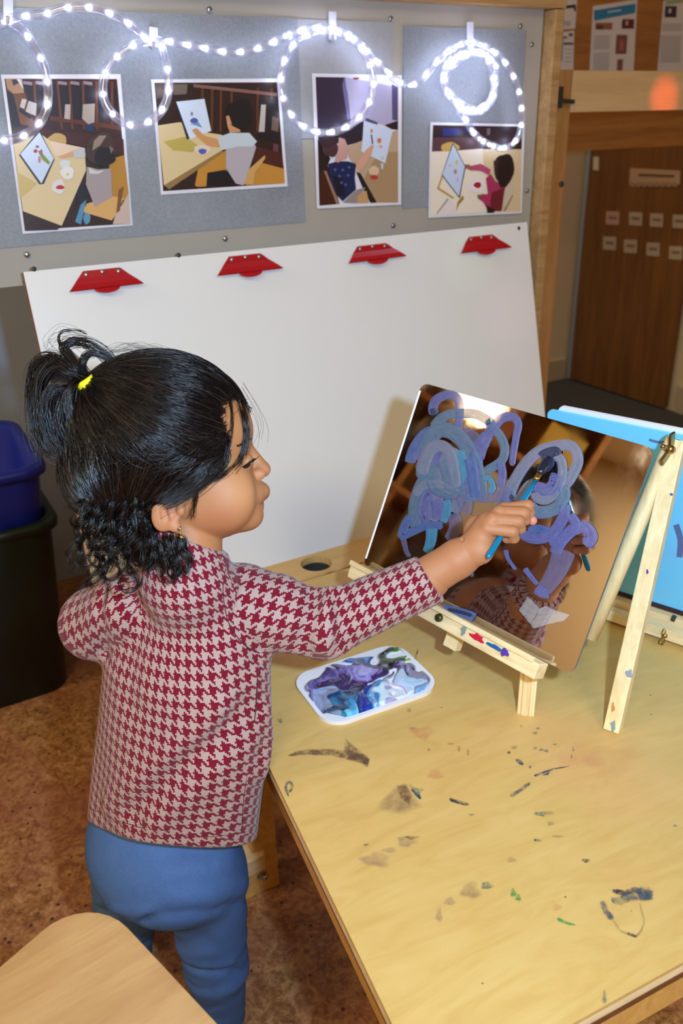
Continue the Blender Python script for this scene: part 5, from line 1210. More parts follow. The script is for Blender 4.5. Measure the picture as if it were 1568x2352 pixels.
collar = HF.w(np.array([424, 1300, 0])); coltop = HF.w(np.array([424, 1240, 0]))
_h1, _h2, _h3 = PY(189, 1868, .722), PY(603, 1922, .682), PY(420, 1940, .626)
hemP = _h3; hemN = np.cross(_h2-_h1, _h3-_h1); hemN /= np.linalg.norm(hemN); hemN = hemN if hemN[2] > 0 else -hemN
cfA, cfB = GF.w(np.array([985., 1330., 0.])), GF.w(np.array([1060., 1284., 0.])); cfd = (cfB-cfA)/np.linalg.norm(cfB-cfA)
cufC = GF.w(np.array([988., 1330., 0.]))
folds = []      # (a, b, radius, sign)
def fld(pts, r, amp): folds.append(([PD(x, y, dd) for x, y, dd in pts], r, amp))
fld([(250, 1850, .80), (390, 1730, .80), (500, 1630, .80)], .013, .0065); fld([(300, 1870, .80), (430, 1750, .80), (560, 1630, .80)], .013, -.006); fld([(360, 1890, .80), (480, 1780, .80), (580, 1700, .80)], .014, .004); fld([(330, 1400, .80), (300, 1500, .80), (300, 1620, .80)], .014, -.003)
fld([(606, 1645, .79), (612, 1700, .79), (602, 1770, .79)], .016, .007)
fld([(560, 1560, .79), (600, 1680, .79), (590, 1800, .79)], .010, -.003)
fld([(560, 1320, .79), (545, 1420, .79), (590, 1500, .79)], .007, -.0035); fld([(545, 1280, .80), (600, 1290, .80), (660, 1330, .80)], .010, .003)
fld([(728, 1362, .80), (716, 1420, .80), (694, 1484, .80)], .009, -.0075); fld([(780, 1372, .80), (788, 1430, .80), (788, 1484, .80)], .010, -.0075); fld([(754, 1358, .80), (750, 1420, .80), (738, 1484, .80)], .011, .005)
fld([(600, 1400, .79), (660, 1390, .79), (715, 1372, .79)], .009, -.0025); fld([(600, 1440, .79), (670, 1430, .79), (715, 1420, .79)], .008, .002); fld([(850, 1345, .80), (850, 1400, .80), (860, 1470, .80)], .010, -.002)
fld([(236, 1350, .78), (232, 1430, .78), (240, 1500, .78)], .007, -.005)
C0f = C0.astype(np.float32)
def line_d(p, a, b):
    # distance to the sight-independent segment, measured across the surface
    a = np.asarray(a, np.float32); b = np.asarray(b, np.float32); ba = b-a; t = np.clip(((p-a)@ba)/(ba@ba), 0, 1); return np.linalg.norm(p-a-t[:, None]*ba, axis=-1)
def sleeveR_sd(p): return smin(cone(p, shR, elR, .0425, .0318), cone(p, elR, cufC, .0318, .0262), .012)
def sleeveL_sd(p): return smin(cone(p, shL, elL, .036, .036), cone(p, elL, haL, .036, .024), .012)
def shirt_raw(p):
    t = torso_sd(p); d = smin(t, sleeveR_sd(p), .016); d = smin(d, sleeveL_sd(p), .012)
    col_ = np.linalg.norm(p-collar, axis=1)  # collar band round the neck
    d = smin(d, cone(p, collar-Z*.02, coltop, .046, .0375), .016)
    return d
# lay the folds onto the surface by shifting their guide points to it
def to_surface(P, it=6):
    P = np.array(P, np.float32)
    for _ in range(it):
        d = shirt_raw(P); e = .001; g = np.stack([(shirt_raw(P+np.eye(3, dtype=np.float32)[i]*e)-d)/e for i in range(3)], -1); P = P-g*d[:, None]/((g**2).sum(1)[:, None]+1e-6)
    return P
def ray_surface(P, fn=None):
    fn = fn or shirt_raw    # march from the guide point along its sight line until the cloth
    P = np.array(P, np.float32); D = P-C0f; D /= np.linalg.norm(D, axis=1)[:, None]; t = np.full(len(P), .55, np.float32)
    for _ in range(60): t = t+np.clip(fn(C0f+D*t[:, None]), -.01, .05)*.8
    return C0f+D*t[:, None]
fsurf = [(ray_surface(np.array(pp)), r, a) for pp, r, a in folds]
def shirt_sd(p):
    d = shirt_raw(p)
    near = np.abs(d) < .02
    if near.any():
        q = p[near]; dd = d[near]
        for pp, r, a in fsurf:
            l = np.minimum.reduce([line_d(q, pp[i], pp[i+1]) for i in range(len(pp)-1)]); dd = dd-a*np.exp(-(l/r)**2)
        d[near] = dd
    d = smax(d, -((p-hemP)@hemN).astype(np.float32), .003)
    cut = ((p-cufC)@cfd).astype(np.float32); nearc = np.linalg.norm(p-cufC, axis=1) < .09
    d = np.where(nearc, smax(d, cut, .003), d)
    ctp = ((p-HF.w(np.array([513, 1271, 0])))@(HF.e1*.40+HF.e2*.917)).astype(np.float32)
    return np.where(np.linalg.norm(p-collar, axis=1) < .062, smax(d, ctp, .004), d)
lo_ = np.minimum.reduce([elL-.05, SHT[3]-.12, haL-.04]); hi_ = np.maximum.reduce([cufC+.05, SHT[0]+.11, haL+.05]); hi_[2] = max(coltop[2]+.045, SHT[0][2]+.08); lo_[2] = min(hemP[2], SHT[3][2])-.07
sv_, sf_ = snets(shirt_sd, lo_, hi_, .0028)
shirt = obj('houndstooth_top', sv_, sf_, mat_hound(), person, smooth=True); shirt['label'] = 'red and cream houndstooth knit top'
# UVs in metres, per face: torso or sleeve
fc = sv_[sf_].mean(1)
def seg_uv(P, a, b, c, sd0):
    a, b, c = map(np.asarray, (a, b, c)); L1 = np.linalg.norm(b-a); d1_ = (b-a)/L1; d2_ = (c-b)/np.linalg.norm(c-b)
    t1 = (P-a)@d1_; t2 = (P-b)@d2_; wj = np.clip(.5+(t1-L1+t2)/.06, 0, 1); s_ = (1-wj)*t1+wj*(L1+t2)
    w2 = np.clip((t2+.02)/.04, 0, 1)[:, None]; dd = d1_*(1-w2)+d2_*w2; dd /= np.linalg.norm(dd, axis=1)[:, None]
    ctr = (a+d1_*t1[:, None])*(1-wj)[:, None]+(b+d2_*t2[:, None])*wj[:, None]
    q = P-ctr; q = q-dd*(q*dd).sum(1)[:, None]
    n0 = (-FW)-dd*(dd@(-FW))[:, None]; n0 /= np.linalg.norm(n0, axis=1)[:, None]; m0 = np.cross(dd, n0)
    an = np.arctan2((q*m0).sum(1), (q*n0).sum(1)); return np.stack([s_, an*.034], -1)
def torso_uv(P):
    z = P[:, 2]; pts = np.array([SHT[3], SHT[2], SHT[1], SHT[0]]); cx = np.interp(z, axz, pts[:, 0]); cy = np.interp(z, axz, pts[:, 1])
    q = np.stack([P[:, 0]-cx, P[:, 1]-cy], -1); u_ = q@fr[:2]; v_ = q@ff[:2]; an = np.arctan2(u_, -v_)
    return np.stack([an*.090+.10*0, z*1.05], -1)
which = np.argmin(np.stack([torso_sd(fc.astype(np.float32)), sleeveR_sd(fc.astype(np.float32))+.004, sleeveL_sd(fc.astype(np.float32))+.004], -1), 1)
lv = sf_.reshape(-1); wl = np.repeat(which, 4); PL = sv_[lv]
uvs = torso_uv(PL); uR = seg_uv(PL, shR, elR, cufC, None); uL = seg_uv(PL, shL, elL, haL, None); uvs[wl == 1] = uR[wl == 1]; uvs[wl == 2] = uL[wl == 2]
# unwrap faces that straddle the angle seam
fu = uvs.reshape(-1, 4, 2)
for comp, per, sel in ((0, 2*math.pi*.090, 0), (1, 2*math.pi*.034, 1), (1, 2*math.pi*.034, 2)):
    m = which == sel; c_ = fu[m][:, :, comp]; big = (c_.max(1)-c_.min(1)) > per*.5; c_[big] = np.where(c_[big] < 0, c_[big]+per, c_[big]); tmp = fu[m]; tmp[:, :, comp] = c_; fu[m] = tmp
ul = shirt.data.uv_layers.new(name='UVMap'); ul.data.foreach_set('uv', fu.reshape(-1).astype(np.float32))
# keyhole slit at the back of the neck, pocket flap and seams
mdk = simple('dark_slit_shade', (46, 14, 22), .9); mth = simple('dark_red_thread', (86, 14, 30), .9)
def on_shirt(pts, lift=.0006):
    P = ray_surface(np.array([PD(x, y, .8) for x, y in pts])); D = C0-P; D = D/np.linalg.norm(D, axis=1)[:, None]; return P+D*lift
obj('neck_slit', on_shirt([(316, 1326), (328, 1326), (326, 1340), (321, 1372), (318, 1345)], .0022), [(0, 1, 2, 3, 4)], mdk, shirt)  # flat dark patch; shade inside the slit is put into its colour
def seam(name, pts, r=.0005):
    P = on_shirt(catmull(pts, 6), .0001); a_, b_ = tube_mesh(P, r, 5); obj(name, a_, b_, mth, shirt)
seam('armhole_seam', [(518, 1305), (512, 1360), (525, 1430), (560, 1480), (596, 1500)])
seam('side_seam', [(592, 1530), (588, 1620), (576, 1720), (560, 1830), (555, 1905)])
seam('hem_stitch', [(200, 1852), (250, 1876), (320, 1900), (400, 1916), (480, 1922), (560, 1912)], .00035)
pk = on_shirt([(612, 1640), (634, 1632), (638, 1700), (628, 1760), (606, 1790)])
# ---- leggings
def pants_raw(p):
    c = PY(392, 1905, .70); c2 = PY(386, 1985, .705)
    q = p-c2.astype(np.float32); u_ = q@fr; v_ = q@ff; w_ = q[:, 2]
    d = ell(np.stack([u_, v_, w_], -1), (0, -.004, .036), (.091, .074, .084))
    d = smin(d, ell(np.stack([u_, v_, w_], -1), (.006, -.014, .016), (.083, .060, .050)), .03)
    legR = smin(cone(p, hipR, knR, .0515, .0375), cone(p, knR, anR, .0375, .0315), .014); legL = smin(cone(p, hipL, knL, .050, .038), cone(p, knL, anL, .038, .030), .014)
    d = smin(d, smin(legR, legL, .006), .018)
    return d
pfolds = []
for pts, r, a in (([(400, 1990), (480, 1985), (566, 1955)], .009, -.0025), ([(420, 2030), (500, 2022), (568, 1995)], .009, -.002), ([(362, 2100), (440, 2096), (520, 2080), (570, 2060)], .008, -.003), ([(395, 2150), (470, 2152), (572, 2125)], .009, -.0025), ([(410, 2180), (480, 2190), (572, 2165)], .008, .0022),
                  ([(425, 2216), (480, 2232), (530, 2226), (574, 2204)], .006, -.005), ([(425, 2202), (480, 2218), (530, 2212), (576, 2190)], .008, .003), ([(432, 2260), (490, 2275), (572, 2262)], .008, -.0025), ([(440, 2300), (500, 2312), (572, 2300)], .008, -.002), ([(222, 2085), (270, 2104), (345, 2108)], .006, -.005), ([(220, 2070), (270, 2090), (345, 2094)], .008, .003), ([(400, 2060), (480, 2058), (568, 2030)], .009, .002)):
    pfolds.append((ray_surface(np.array([PD(x, y, .9) for x, y in pts]), pants_raw), r, a))
def pants_sd(p):
    d = pants_raw(p)
    for h_, k_, a_, sd_ in ((hipR, knR, anR, 1.), (hipL, knL, anL, 2.)):
        ax_ = (a_-h_); L = np.linalg.norm(ax_); ax_ = ax_/L; t = (p-h_)@ax_; q = p-h_-t[:, None]*ax_; an = np.arctan2(q@fr, -(q@ff))
        near = (np.linalg.norm(q, axis=1) < .075) & (t > .03) & (t < L)
        w_ = np.clip((t-.03)/.06, 0, 1)
        ph = t*150+np.sin(an*1.3+sd_)*2.2+np.sin(t*40+sd_)*1.4
        d = d-np.where(near, w_*.0009*np.sin(ph)*(0.6+.4*np.sin(an*2+t*30)), 0)
    near = np.abs(d) < .02
    if near.any():
        q = p[near]; dd = d[near]
        for pp, r, a in pfolds:
            l = np.minimum.reduce([line_d(q, pp[i], pp[i+1]) for i in range(len(pp)-1)]); dd = dd-a*np.exp(-(l/r)**2)
        d[near] = dd
    d = smax(d, ((p-PY(392, 1800, .70))@Z).astype(np.float32), .004)
    return d
pl = np.array([hipR, knR, anR, hipL, knL, anL, PY(392, 1905, .70)])
pv_, pf_ = snets(pants_sd, pl.min(0)-.11, pl.max(0)+np.array([.11, .11, .08]), .0032)
mj = NT('blue_marl_jersey'); cj = mj.coord(); j1 = mj.noise(900, cj, 2, .7); j2 = mj.noise(40, cj, 3, .6)
mj.base(mj.mix(mj.math('ADD', mj.math('MULTIPLY', j1, .7), mj.math('MULTIPLY', j2, .3)), s2l((44, 70, 118)), s2l((90, 120, 166)))); mj.p(Roughness=.95); mj.b.inputs['Specular IOR Level'].default_value = .1; mj.bump(j1, .25, .0006)
pants = obj('leggings', pv_, pf_, mj.m, person, smooth=True); pants['label'] = 'blue jersey leggings'
# cuffs rolled above the ankles and shoes
for a_, k_, lab in ((anR, knR, 0), (anL, knL, 1)):
    d_ = (a_-k_)/np.linalg.norm(a_-k_)
    P = a_+d_*.012; a1, b1 = tube_mesh(np.array([P-d_*.012, P, P+d_*.008]), [.033, .0345, .033], 18); obj('leg_cuff', a1, b1, mj.m, pants, smooth=True)
mshoe = simple('dark_pink_shoe', (120, 52, 64), .6); msole = simple('white_rubber_sole', (214, 206, 198), .6)
def shoe(an, head_):
    hd_ = np.array([math.sin(head_), math.cos(head_), 0]); sd_ = np.array([hd_[1], -hd_[0], 0]); o_ = np.array([an[0], an[1], 0])
    def sd(p):
        q = p-o_.astype(np.float32); l = np.stack([q@sd_, q@hd_, q[:, 2]], -1).astype(np.float32)
        d = smin(ell(l, (0, .055, .020), (.026, .052, .026)), ell(l, (0, .0, .030), (.025, .034, .036)), .015); d = smin(d, cone(l, (0, 0, .03), (0, -.002, .075), .024, .024), .012)
        return smax(d, .009-l[:, 2], .002)
    v, f_ = snets(sd, o_-np.array([.13, .13, 0]), o_+np.array([.13, .13, .11]), .004)
    s_ = obj('shoe', v, f_, mshoe, person, smooth=True)
    ring = np.array([o_+sd_*x+hd_*y for x, y in ([(.027*math.cos(t), .062+.048*math.sin(t)) for t in np.linspace(0, math.pi, 12)]+[(.026*math.cos(t), -.004+.034*math.sin(t)) for t in np.linspace(math.pi, 2*math.pi, 12)])])
    prism('sole', ring, Z, .0105, msole, s_)
shoe(anR, R(-12)); shoe(anL, R(10))
# ---- eyes, lashes, brows
mlash = simple('black_lash_hair', (16, 12, 12), .5)
eye = NT('dark_eye').base(s2l((28, 18, 16))).p(Roughness=.08).m
def hsurfs(AB, c0=200.0):      # drop points along the lateral axis onto the head
    AB = np.asarray(AB, np.float32); p = np.concatenate([AB, np.full((len(AB), 1), c0, np.float32)], 1)
    for _ in range(45): p[:, 2] = np.maximum(p[:, 2]-np.maximum(head_sd(p), 0)*.8, 0)
    return p.astype(float)
def hsurf(a, b): return hsurfs([(a, b)])[0]
slA = hsurfs([(551, 1071), (558, 1068), (566, 1063), (573, 1058), (578, 1055), (578, 1055), (574, 1066), (566, 1074), (558, 1075), (551, 1071)])
lt2 = np.linspace(0, 1, 18); lsA = hsurfs(np.stack([553+26*lt2, 1071-17*lt2], -1))
bt2 = np.linspace(0, 1, 30); brA = np.stack([538+38*bt2+rng.uniform(-1.5, 1.5, 30), 1024-15*np.sin(bt2*1.7)+rng.uniform(-3, 3, 30)], -1); br0 = hsurfs(brA); br1 = hsurfs(brA+np.stack([np.full(30, 8.), 1.5-4*bt2], -1))
for sgn in (1, -1):
    q = slA.copy(); q[:, 2] = sgn*(q[:, 2]+.6); obj('eye', HF.w(q), [tuple(range(10))], eye, person)
    vs_, fs, nk = [], [], 0
    for t, q0 in zip(lt2, lsA):
        q0 = q0+np.array([0, 0, .5]); L = 7+6*t
        pth = np.array([q0, q0+np.array([L*.55, 1.5-2.5*t, 4]), q0+np.array([L*1.0, -2.5-4*t, 5])]); pth[:, 2] *= sgn
        a_, b_ = tube_mesh(HF.w(catmull(pth, 4)), np.linspace(.00055, .00012, 9), 4); fs += [tuple(np.array(f_)+nk) for f_ in b_]; vs_.append(a_); nk += len(a_)
    obj('eyelashes', np.concatenate(vs_), fs, mlash, person)
    vs_, fs, nk = [], [], 0
    for q0, q1 in zip(br0, br1):
        pth = np.array([q0+np.array([0, 0, .8]), (q0+q1)/2+np.array([0, -1, 2.4]), q1+np.array([0, 0, 1.8])]); pth[:, 2] *= sgn
        a_, b_ = tube_mesh(HF.w(pth), [.0004, .0004, .00015], 3); fs += [tuple(np.array(f_)+nk) for f_ in b_]; vs_.append(a_); nk += len(a_)
    obj('eyebrow', np.concatenate(vs_), fs, mlash, person)
# ---- earring
ear_p = hsurf(410, 1203); 
er = empty('earring', HF.w(ear_p)); er.location = HF.w(ear_p)-parent_loc(person); er.parent = person
gold2 = simple('gold_earring', (230, 186, 96), .2, 1.0); silver = simple('bright_stud', (236, 232, 240), .12, 1.0)
def ball(name, p, r, mat, parent): v, f_ = sph(r, 10, 7); return obj(name, np.array(v)+np.asarray(p), f_, mat, parent, smooth=True)
ball('stud', HF.w(ear_p+np.array([2, 1, 7])), .0019, silver, er); ball('drop_link', HF.w(ear_p+np.array([3, 11, 8])), .0011, gold2, er); ball('drop_bead', HF.w(ear_p+np.array([5, 20, 8])), .0018, gold2, er)

# ---- hair
def mat_hair():
    m = NT('black_brown_hair'); m.base(s2l((11, 8, 8))); m.p(Roughness=.27); m.b.inputs['Specular IOR Level'].default_value = .5; m.b.inputs['Anisotropic'].default_value = .3; return m.m
MH = mat_hair()
MH2 = NT('brown_hair_strand').base(s2l((46, 32, 26))).p(Roughness=.32).m
hair_poly = [(90, 770), (430, 770), (540, 840), (586, 900), (590, 950), (560, 930), (530, 918), (508, 928), (500, 955), (508, 990), (514, 1016), (505, 1042), (480, 1070), (456, 1095), (446, 1112), (436, 1135), (424, 1108), (404, 1104), (376, 1118), (356, 1150), (358, 1190), (384, 1214), (412, 1226), (430, 1250), (424, 1300), (330, 1340), (180, 1340), (90, 1150)]
def cap_sd(p):
    d = ell(p, (366, 1004, 0), (213, 190, 175)); d = smin(d, ell(p, (268, 1080, 0), (122, 118, 138)), 20)
    d = smin(d, cone(p, (300, 1130, 0), (335, 1225, 0), 94, 70), 26)
    m = poly_sd(p[:, :2], hair_poly); d = smax(d, m, 7)
    return d
cv, cf = snets(cap_sd, (130, 800, -200), (600, 1350, 200), 4.5)
strands_v, strands_f, nv_ = [], [], 0
strand_n = []
def add_strand(P, r0=.0004, r1=.00012):
    global nv_
    m_ = len(P); T = np.gradient(P, axis=0); T /= np.linalg.norm(T, axis=1)[:, None]+1e-9
    N = np.cross(T, np.array([.31, .57, .76])); N /= np.linalg.norm(N, axis=1)[:, None]+1e-9; B = np.cross(T, N); r = np.linspace(r0, r1, m_)[:, None]
    for k in range(3):
        a = 2*math.pi*k/3; strands_v.append(P+r*(math.cos(a)*N+math.sin(a)*B))
    base_ = nv_
    for i in range(m_-1):
        for k in range(3):
            k2 = (k+1) % 3; strands_f.append((base_+k*m_+i, base_+k2*m_+i, base_+k2*m_+i+1, base_+k*m_+i+1))
    nv_ += 3*m_; strand_n.append(3*(m_-1))
def flush(name, extra=None, parent=None, label=None):
    global strands_v, strands_f, nv_
    vs_ = np.concatenate(strands_v); fs = list(strands_f)
    if extra is not None:
        k = len(vs_); vs_ = np.concatenate([vs_, extra[0]]); fs += [tuple(int(x)+k for x in f_) for f_ in extra[1]]
    nsf = len(strands_f); fm = np.zeros(len(fs), np.int32); ids = np.cumsum(np.array([0]+strand_n)); 
    for i in range(len(strand_n)):
        if rng.random() < .16: fm[ids[i]:ids[i+1]] = 1
    strand_n.clear()
    o = obj(name, vs_, fs, None, parent or person, smooth=True, mats=[MH, MH2], fmat=fm); strands_v, strands_f, nv_ = [], [], 0
    if label: o['label'] = label
    return o
TIE = np.array([212., 886., 40.])
# strands combed over the head towards the tie
ctr = np.array([366., 1004., 0.]); rad = np.array([213., 190., 175.])
def on_cap(p, lift):
    q = (p-ctr)/rad; q /= np.linalg.norm(q); return ctr+q*(rad+lift)
def cap_raw(p):
    d = ell(p, (366, 1004, 0), (213, 190, 175)); d = smin(d, ell(p, (268, 1080, 0), (122, 118, 138)), 20)
    return smin(d, cone(p, (300, 1130, 0), (335, 1225, 0), 94, 70), 26)
def drop(p, lift, it=3):        # onto the hair surface, raised by lift
    p = p.astype(np.float32)
    for _ in range(it):
        d = cap_raw(p); g = np.stack([cap_raw(p+np.eye(3, dtype=np.float32)[i]*2)-d for i in range(3)], -1)/2; g /= np.linalg.norm(g, axis=1)[:, None]+1e-6; p = p-g*(d-lift)[:, None]
    return p, g
cand = np.concatenate([rng.normal(size=(5200, 3))*np.array([1, 1, .9])*150+np.array([340, 1000, 60]), rng.normal(size=(2600, 3))*np.array([70, 60, 60])+np.array([270, 1120, 130])]).astype(np.float32)
cand, _ = drop(cand, 1.0, 6)
ok = (poly_sd(cand[:, :2], hair_poly) < 2) & (cand[:, 2] > -130) & (np.hypot(cand[:, 0]-TIE[0], cand[:, 1]-TIE[1]) > 24)
q = cand[ok][:5200]; N_ = len(q); lift0 = rng.uniform(3.5, 8, N_).astype(np.float32); LL = rng.uniform(70, 170, N_); steps = 10
wob = rng.normal(size=(N_, 3))*.10; track = []; low = np.clip((q[:, 1]-1020+rng.normal(size=N_)*22)/40, 0, 1)[:, None]
for i in range(steps+1):
    q, nrm_ = drop(q, lift0+4*math.sin(math.pi*i/steps)); track.append(q.astype(float).copy())
    d_up = TIE-q; d_up /= np.linalg.norm(d_up, axis=1)[:, None]+1e-6
    d_lo = np.array([285., 1235., 105.])-q; d_lo = d_lo/(np.linalg.norm(d_lo, axis=1)[:, None]+1e-6)
    back = np.array([-.55, .35, 0])*np.clip((q[:, 0:1]-330)/120, 0, 1)
    dv = d_up*(1-low)+d_lo*low+wob+back*(.4+.6*low); dv -= nrm_*(dv*nrm_).sum(1)[:, None]; dv /= np.linalg.norm(dv, axis=1)[:, None]+1e-6
    q = q+(dv*(LL/steps)[:, None]).astype(np.float32); wob = wob*.92+rng.normal(size=(N_, 3))*.025
track = np.stack(track, 1)
for _ in range(2): track[:, 1:-1] = .5*track[:, 1:-1]+.25*(track[:, :-2]+track[:, 2:])
for tr_ in track: add_strand(HF.w(tr_), rng.uniform(.0003, .0006), .0002)
def guide(pts, n, spread, curl=0., r=.0004, tip_spread=None, cw=3.0, seed=0):
    g = catmull(pts, 7); m_ = len(g); t = np.linspace(0, 1, m_)[:, None]
    for _ in range(n):
        o1 = rng.normal(size=3)*spread; o2 = rng.normal(size=3)*(tip_spread if tip_spread is not None else spread*1.6)
        P = g+o1*(1-t)+o2*t
        if curl: ph = rng.uniform(0, 6.28); fq = cw*rng.uniform(.8, 1.25); P = P+np.concatenate([np.cos(t*fq*6.28+ph), np.sin(t*fq*6.28+ph), np.cos(t*fq*5+ph*2)], 1)*curl*t**.7
        add_strand(HF.w(P), r*rng.uniform(.7, 1.3), .00012)
# fringe and temple wisps over the face
def onface(pts, up=4.0):
    q = hsurfs([p[:2] for p in pts]); q[:, 2] += np.array([p[2] if len(p) > 2 else up for p in pts]); return [x for x in q]
guide(onface([(538, 905), (552, 955), (558, 1005), (546, 1052), (505, 1088), (452, 1106)]), 40, 6, r=.00026, tip_spread=5)
guide(onface([(548, 900), (560, 950), (566, 1000), (556, 1045), (530, 1080)]), 24, 5, r=.00024, tip_spread=7)
guide(onface([(520, 915), (526, 960), (522, 1005), (508, 1050)]), 14, 4, r=.00026, tip_spread=7)
guide(onface([(470, 1078), (452, 1110), (446, 1150), (440, 1185)], 5), 22, 4, 1.5, r=.0003, tip_spread=5)
guide([(556, 880, 8), (590, 940, 20), (604, 985, 30), (598, 1020, 40)], 5, 5, r=.00016, tip_spread=9)
# loop of side hair rolling over the temple
for k in range(5): guide([(400-20*k, 960+12*k, 150), (470, 985+8*k, 140), (508, 1005+8*k, 116), (500, 1045+6*k, 116), (450, 1085+6*k, 128), (380, 1120+6*k, 140)], 60, 6, r=.0004, tip_spread=10)
# soft hairline: short hairs growing back from the edge
edge = catmull(np.array([(572, 940, 0), (556, 925, 0), (530, 915, 0), (508, 926, 0), (500, 955, 0), (508, 990, 0), (514, 1016, 0), (505, 1042, 0), (480, 1070, 0), (456, 1095, 0)], float), 12)
es_ = hsurfs(edge[:, :2])
for q in es_:
    for _ in range(7):
        q0 = q+np.array([rng.normal(2, 5), rng.normal(0, 5), 1.0]); f_ = np.array([-1.0, .25 if q[1] < 960 else .5, 0])+rng.normal(size=3)*.22; L = rng.uniform(35, 80)
        add_strand(HF.w(np.array([q0, on_cap(q0+f_*L*.33, 4), on_cap(q0+f_*L*.66, 5), on_cap(q0+f_*L, 4)])), .00028, .00012)
# fly-away hairs
for _ in range(40):
    x = rng.uniform(260, 560); z_ = rng.uniform(-60, 60); p0 = on_cap(np.array([x, 700., z_]), 0); guide([p0, p0+np.array([-20, -14, 0]), p0+np.array([-60, -rng.uniform(4, 26), 0]), p0+np.array([-100, rng.uniform(-14, 12), 0])], 1, 2, r=.00013)
hair = flush('hair', (HF.w(cv), cf), None, 'black swept-back hair')
# ponytail: curled locks from the tie
def mkblob(p):
    d = ell(p, (158, 905, 30), (50, 62, 42)); return smin(d, ell(p, (128, 960, 30), (30, 52, 30)), 12)
kv, kf = snets(mkblob, (80, 800, -40), (270, 1030, 100), 5)
locks = [([TIE, (190, 850, 40), (160, 812, 36), (175, 796, 30), (215, 800, 30), (255, 830, 24), (268, 862, 20)], 70, 6, 3), ([TIE, (200, 850, 50), (215, 822, 52), (250, 826, 48), (272, 850, 40), (262, 880, 34)], 60, 5, 2),
         ([TIE, (180, 870, 60), (140, 850, 62), (110, 880, 60), (100, 930, 56), (104, 985, 54), (118, 1030, 50), (140, 1038, 50), (160, 1024, 50)], 90, 8, 3), ([TIE, (170, 900, 66), (140, 900, 74), (122, 940, 76), (128, 990, 72), (150, 1030, 66)], 90, 8, 3),
         ([TIE, (180, 910, 66), (160, 930, 76), (150, 970, 76), (165, 1005, 72), (190, 1015, 64)], 80, 7, 3), ([TIE, (170, 860, 50), (130, 836, 44), (100, 850, 40), (88, 890, 36), (92, 950, 34), (100, 1000, 34), (112, 1040, 34)], 80, 7, 3),
         ([TIE, (185, 840, 20), (150, 800, 14), (150, 775, 10), (180, 768, 8), (205, 775, 8)], 14, 3, 2), ([TIE, (190, 855, 30), (150, 830, 20), (110, 832, 14), (92, 860, 10)], 40, 6, 3), ([TIE, (195, 880, 60), (178, 895, 84), (170, 930, 88), (180, 970, 84), (205, 985, 74)], 60, 6, 2)]
for pts, n, sp, cu in locks: guide([np.array(q, float) for q in pts], n, sp, cu, r=.00045, cw=1.6, tip_spread=sp*1.5)
guide([TIE, np.array([160., 840, 30]), np.array([120., 800, 20]), np.array([150., 775, 14]), np.array([200., 790, 8])], 10, 12, 4, r=.00014)
flush('ponytail', (HF.w(kv), kf), None, 'curly black ponytail')
# curls hanging at the nape
for _ in range(58):          # individual ringlets
    x = rng.uniform(205, 338); y0 = 1110+rng.uniform(-70, 80); z0 = 128-abs(x-330)*.18+rng.normal()*8
    ex_ = x+(x-320)*.25+rng.normal()*18; ln = rng.uniform(90, 170)*(1 if x < 380 else .6); amp = rng.uniform(8, 19); fq = rng.uniform(1.3, 2.8); ph = rng.uniform(0, 6.3)
    tt = np.linspace(0, 1, 26); ax_ = np.stack([x+(ex_-x)*tt, y0+ln*tt, z0-8*tt], -1)
    grow = (tt**.8)[:, None]
    for _k in range(rng.integers(14, 30)):
        o_ = rng.normal(size=3)*2.6; dp = rng.normal()*.25; am = amp*rng.uniform(.75, 1.25)
        h_ = np.stack([np.cos(tt*fq*6.28+ph+dp), .45*np.sin(tt*fq*6.28+ph+dp), np.sin(tt*fq*6.28+ph+dp)], -1)*am*grow
        add_strand(HF.w(ax_+h_+o_), .00036, .00012)
for _ in range(20):          # short locks falling behind the ear onto the shoulder
    x = rng.uniform(335, 425); y0 = 1218+(x-335)*.12+rng.uniform(-6, 14); z0 = 112-abs(x-360)*.12; ln = rng.uniform(55, 105); amp = rng.uniform(5, 12); fq = rng.uniform(.8, 1.8); ph = rng.uniform(0, 6.3)
    tt = np.linspace(0, 1, 20); ax_ = np.stack([x+tt*rng.uniform(-15, 40), y0+ln*tt, z0-4*tt], -1)
    for _k in range(rng.integers(12, 22)):
        o_ = rng.normal(size=3)*3.2; dp = rng.normal()*.3; h_ = np.stack([np.cos(tt*fq*6.28+ph+dp), .4*np.sin(tt*fq*6.28+ph+dp), np.sin(tt*fq*6.28+ph+dp)], -1)*amp*(tt**.8)[:, None]
        add_strand(HF.w(ax_+h_+o_), .00034, .00012)
for cx, cy, rr_, z0 in ((192, 1185, 17, 84), (236, 1268, 22, 84), (262, 1300, 18, 88), (250, 1225, 24, 90), (300, 1325, 20, 96), (400, 1300, 15, 100)):
    for _k in range(16):
        ph = rng.uniform(-.4, .4); tt = np.linspace(0, 1, 24); a_ = -2.2+tt*(6.6+ph); r_ = rr_*rng.uniform(.85, 1.15)
        P = np.stack([cx+r_*np.cos(a_), cy+r_*np.sin(a_), z0+rng.normal()*4+tt*6], -1); st0 = np.array([cx+(300-cx)*.5, cy-60., z0+14])
        P[:6] = P[:6]*np.linspace(0, 1, 6)[:, None]+st0*(1-np.linspace(0, 1, 6)[:, None])+rng.normal(size=3)*2
        add_strand(HF.w(P), .0003, .0001)
flush('nape_curls', None, None, 'loose black curls at the nape')
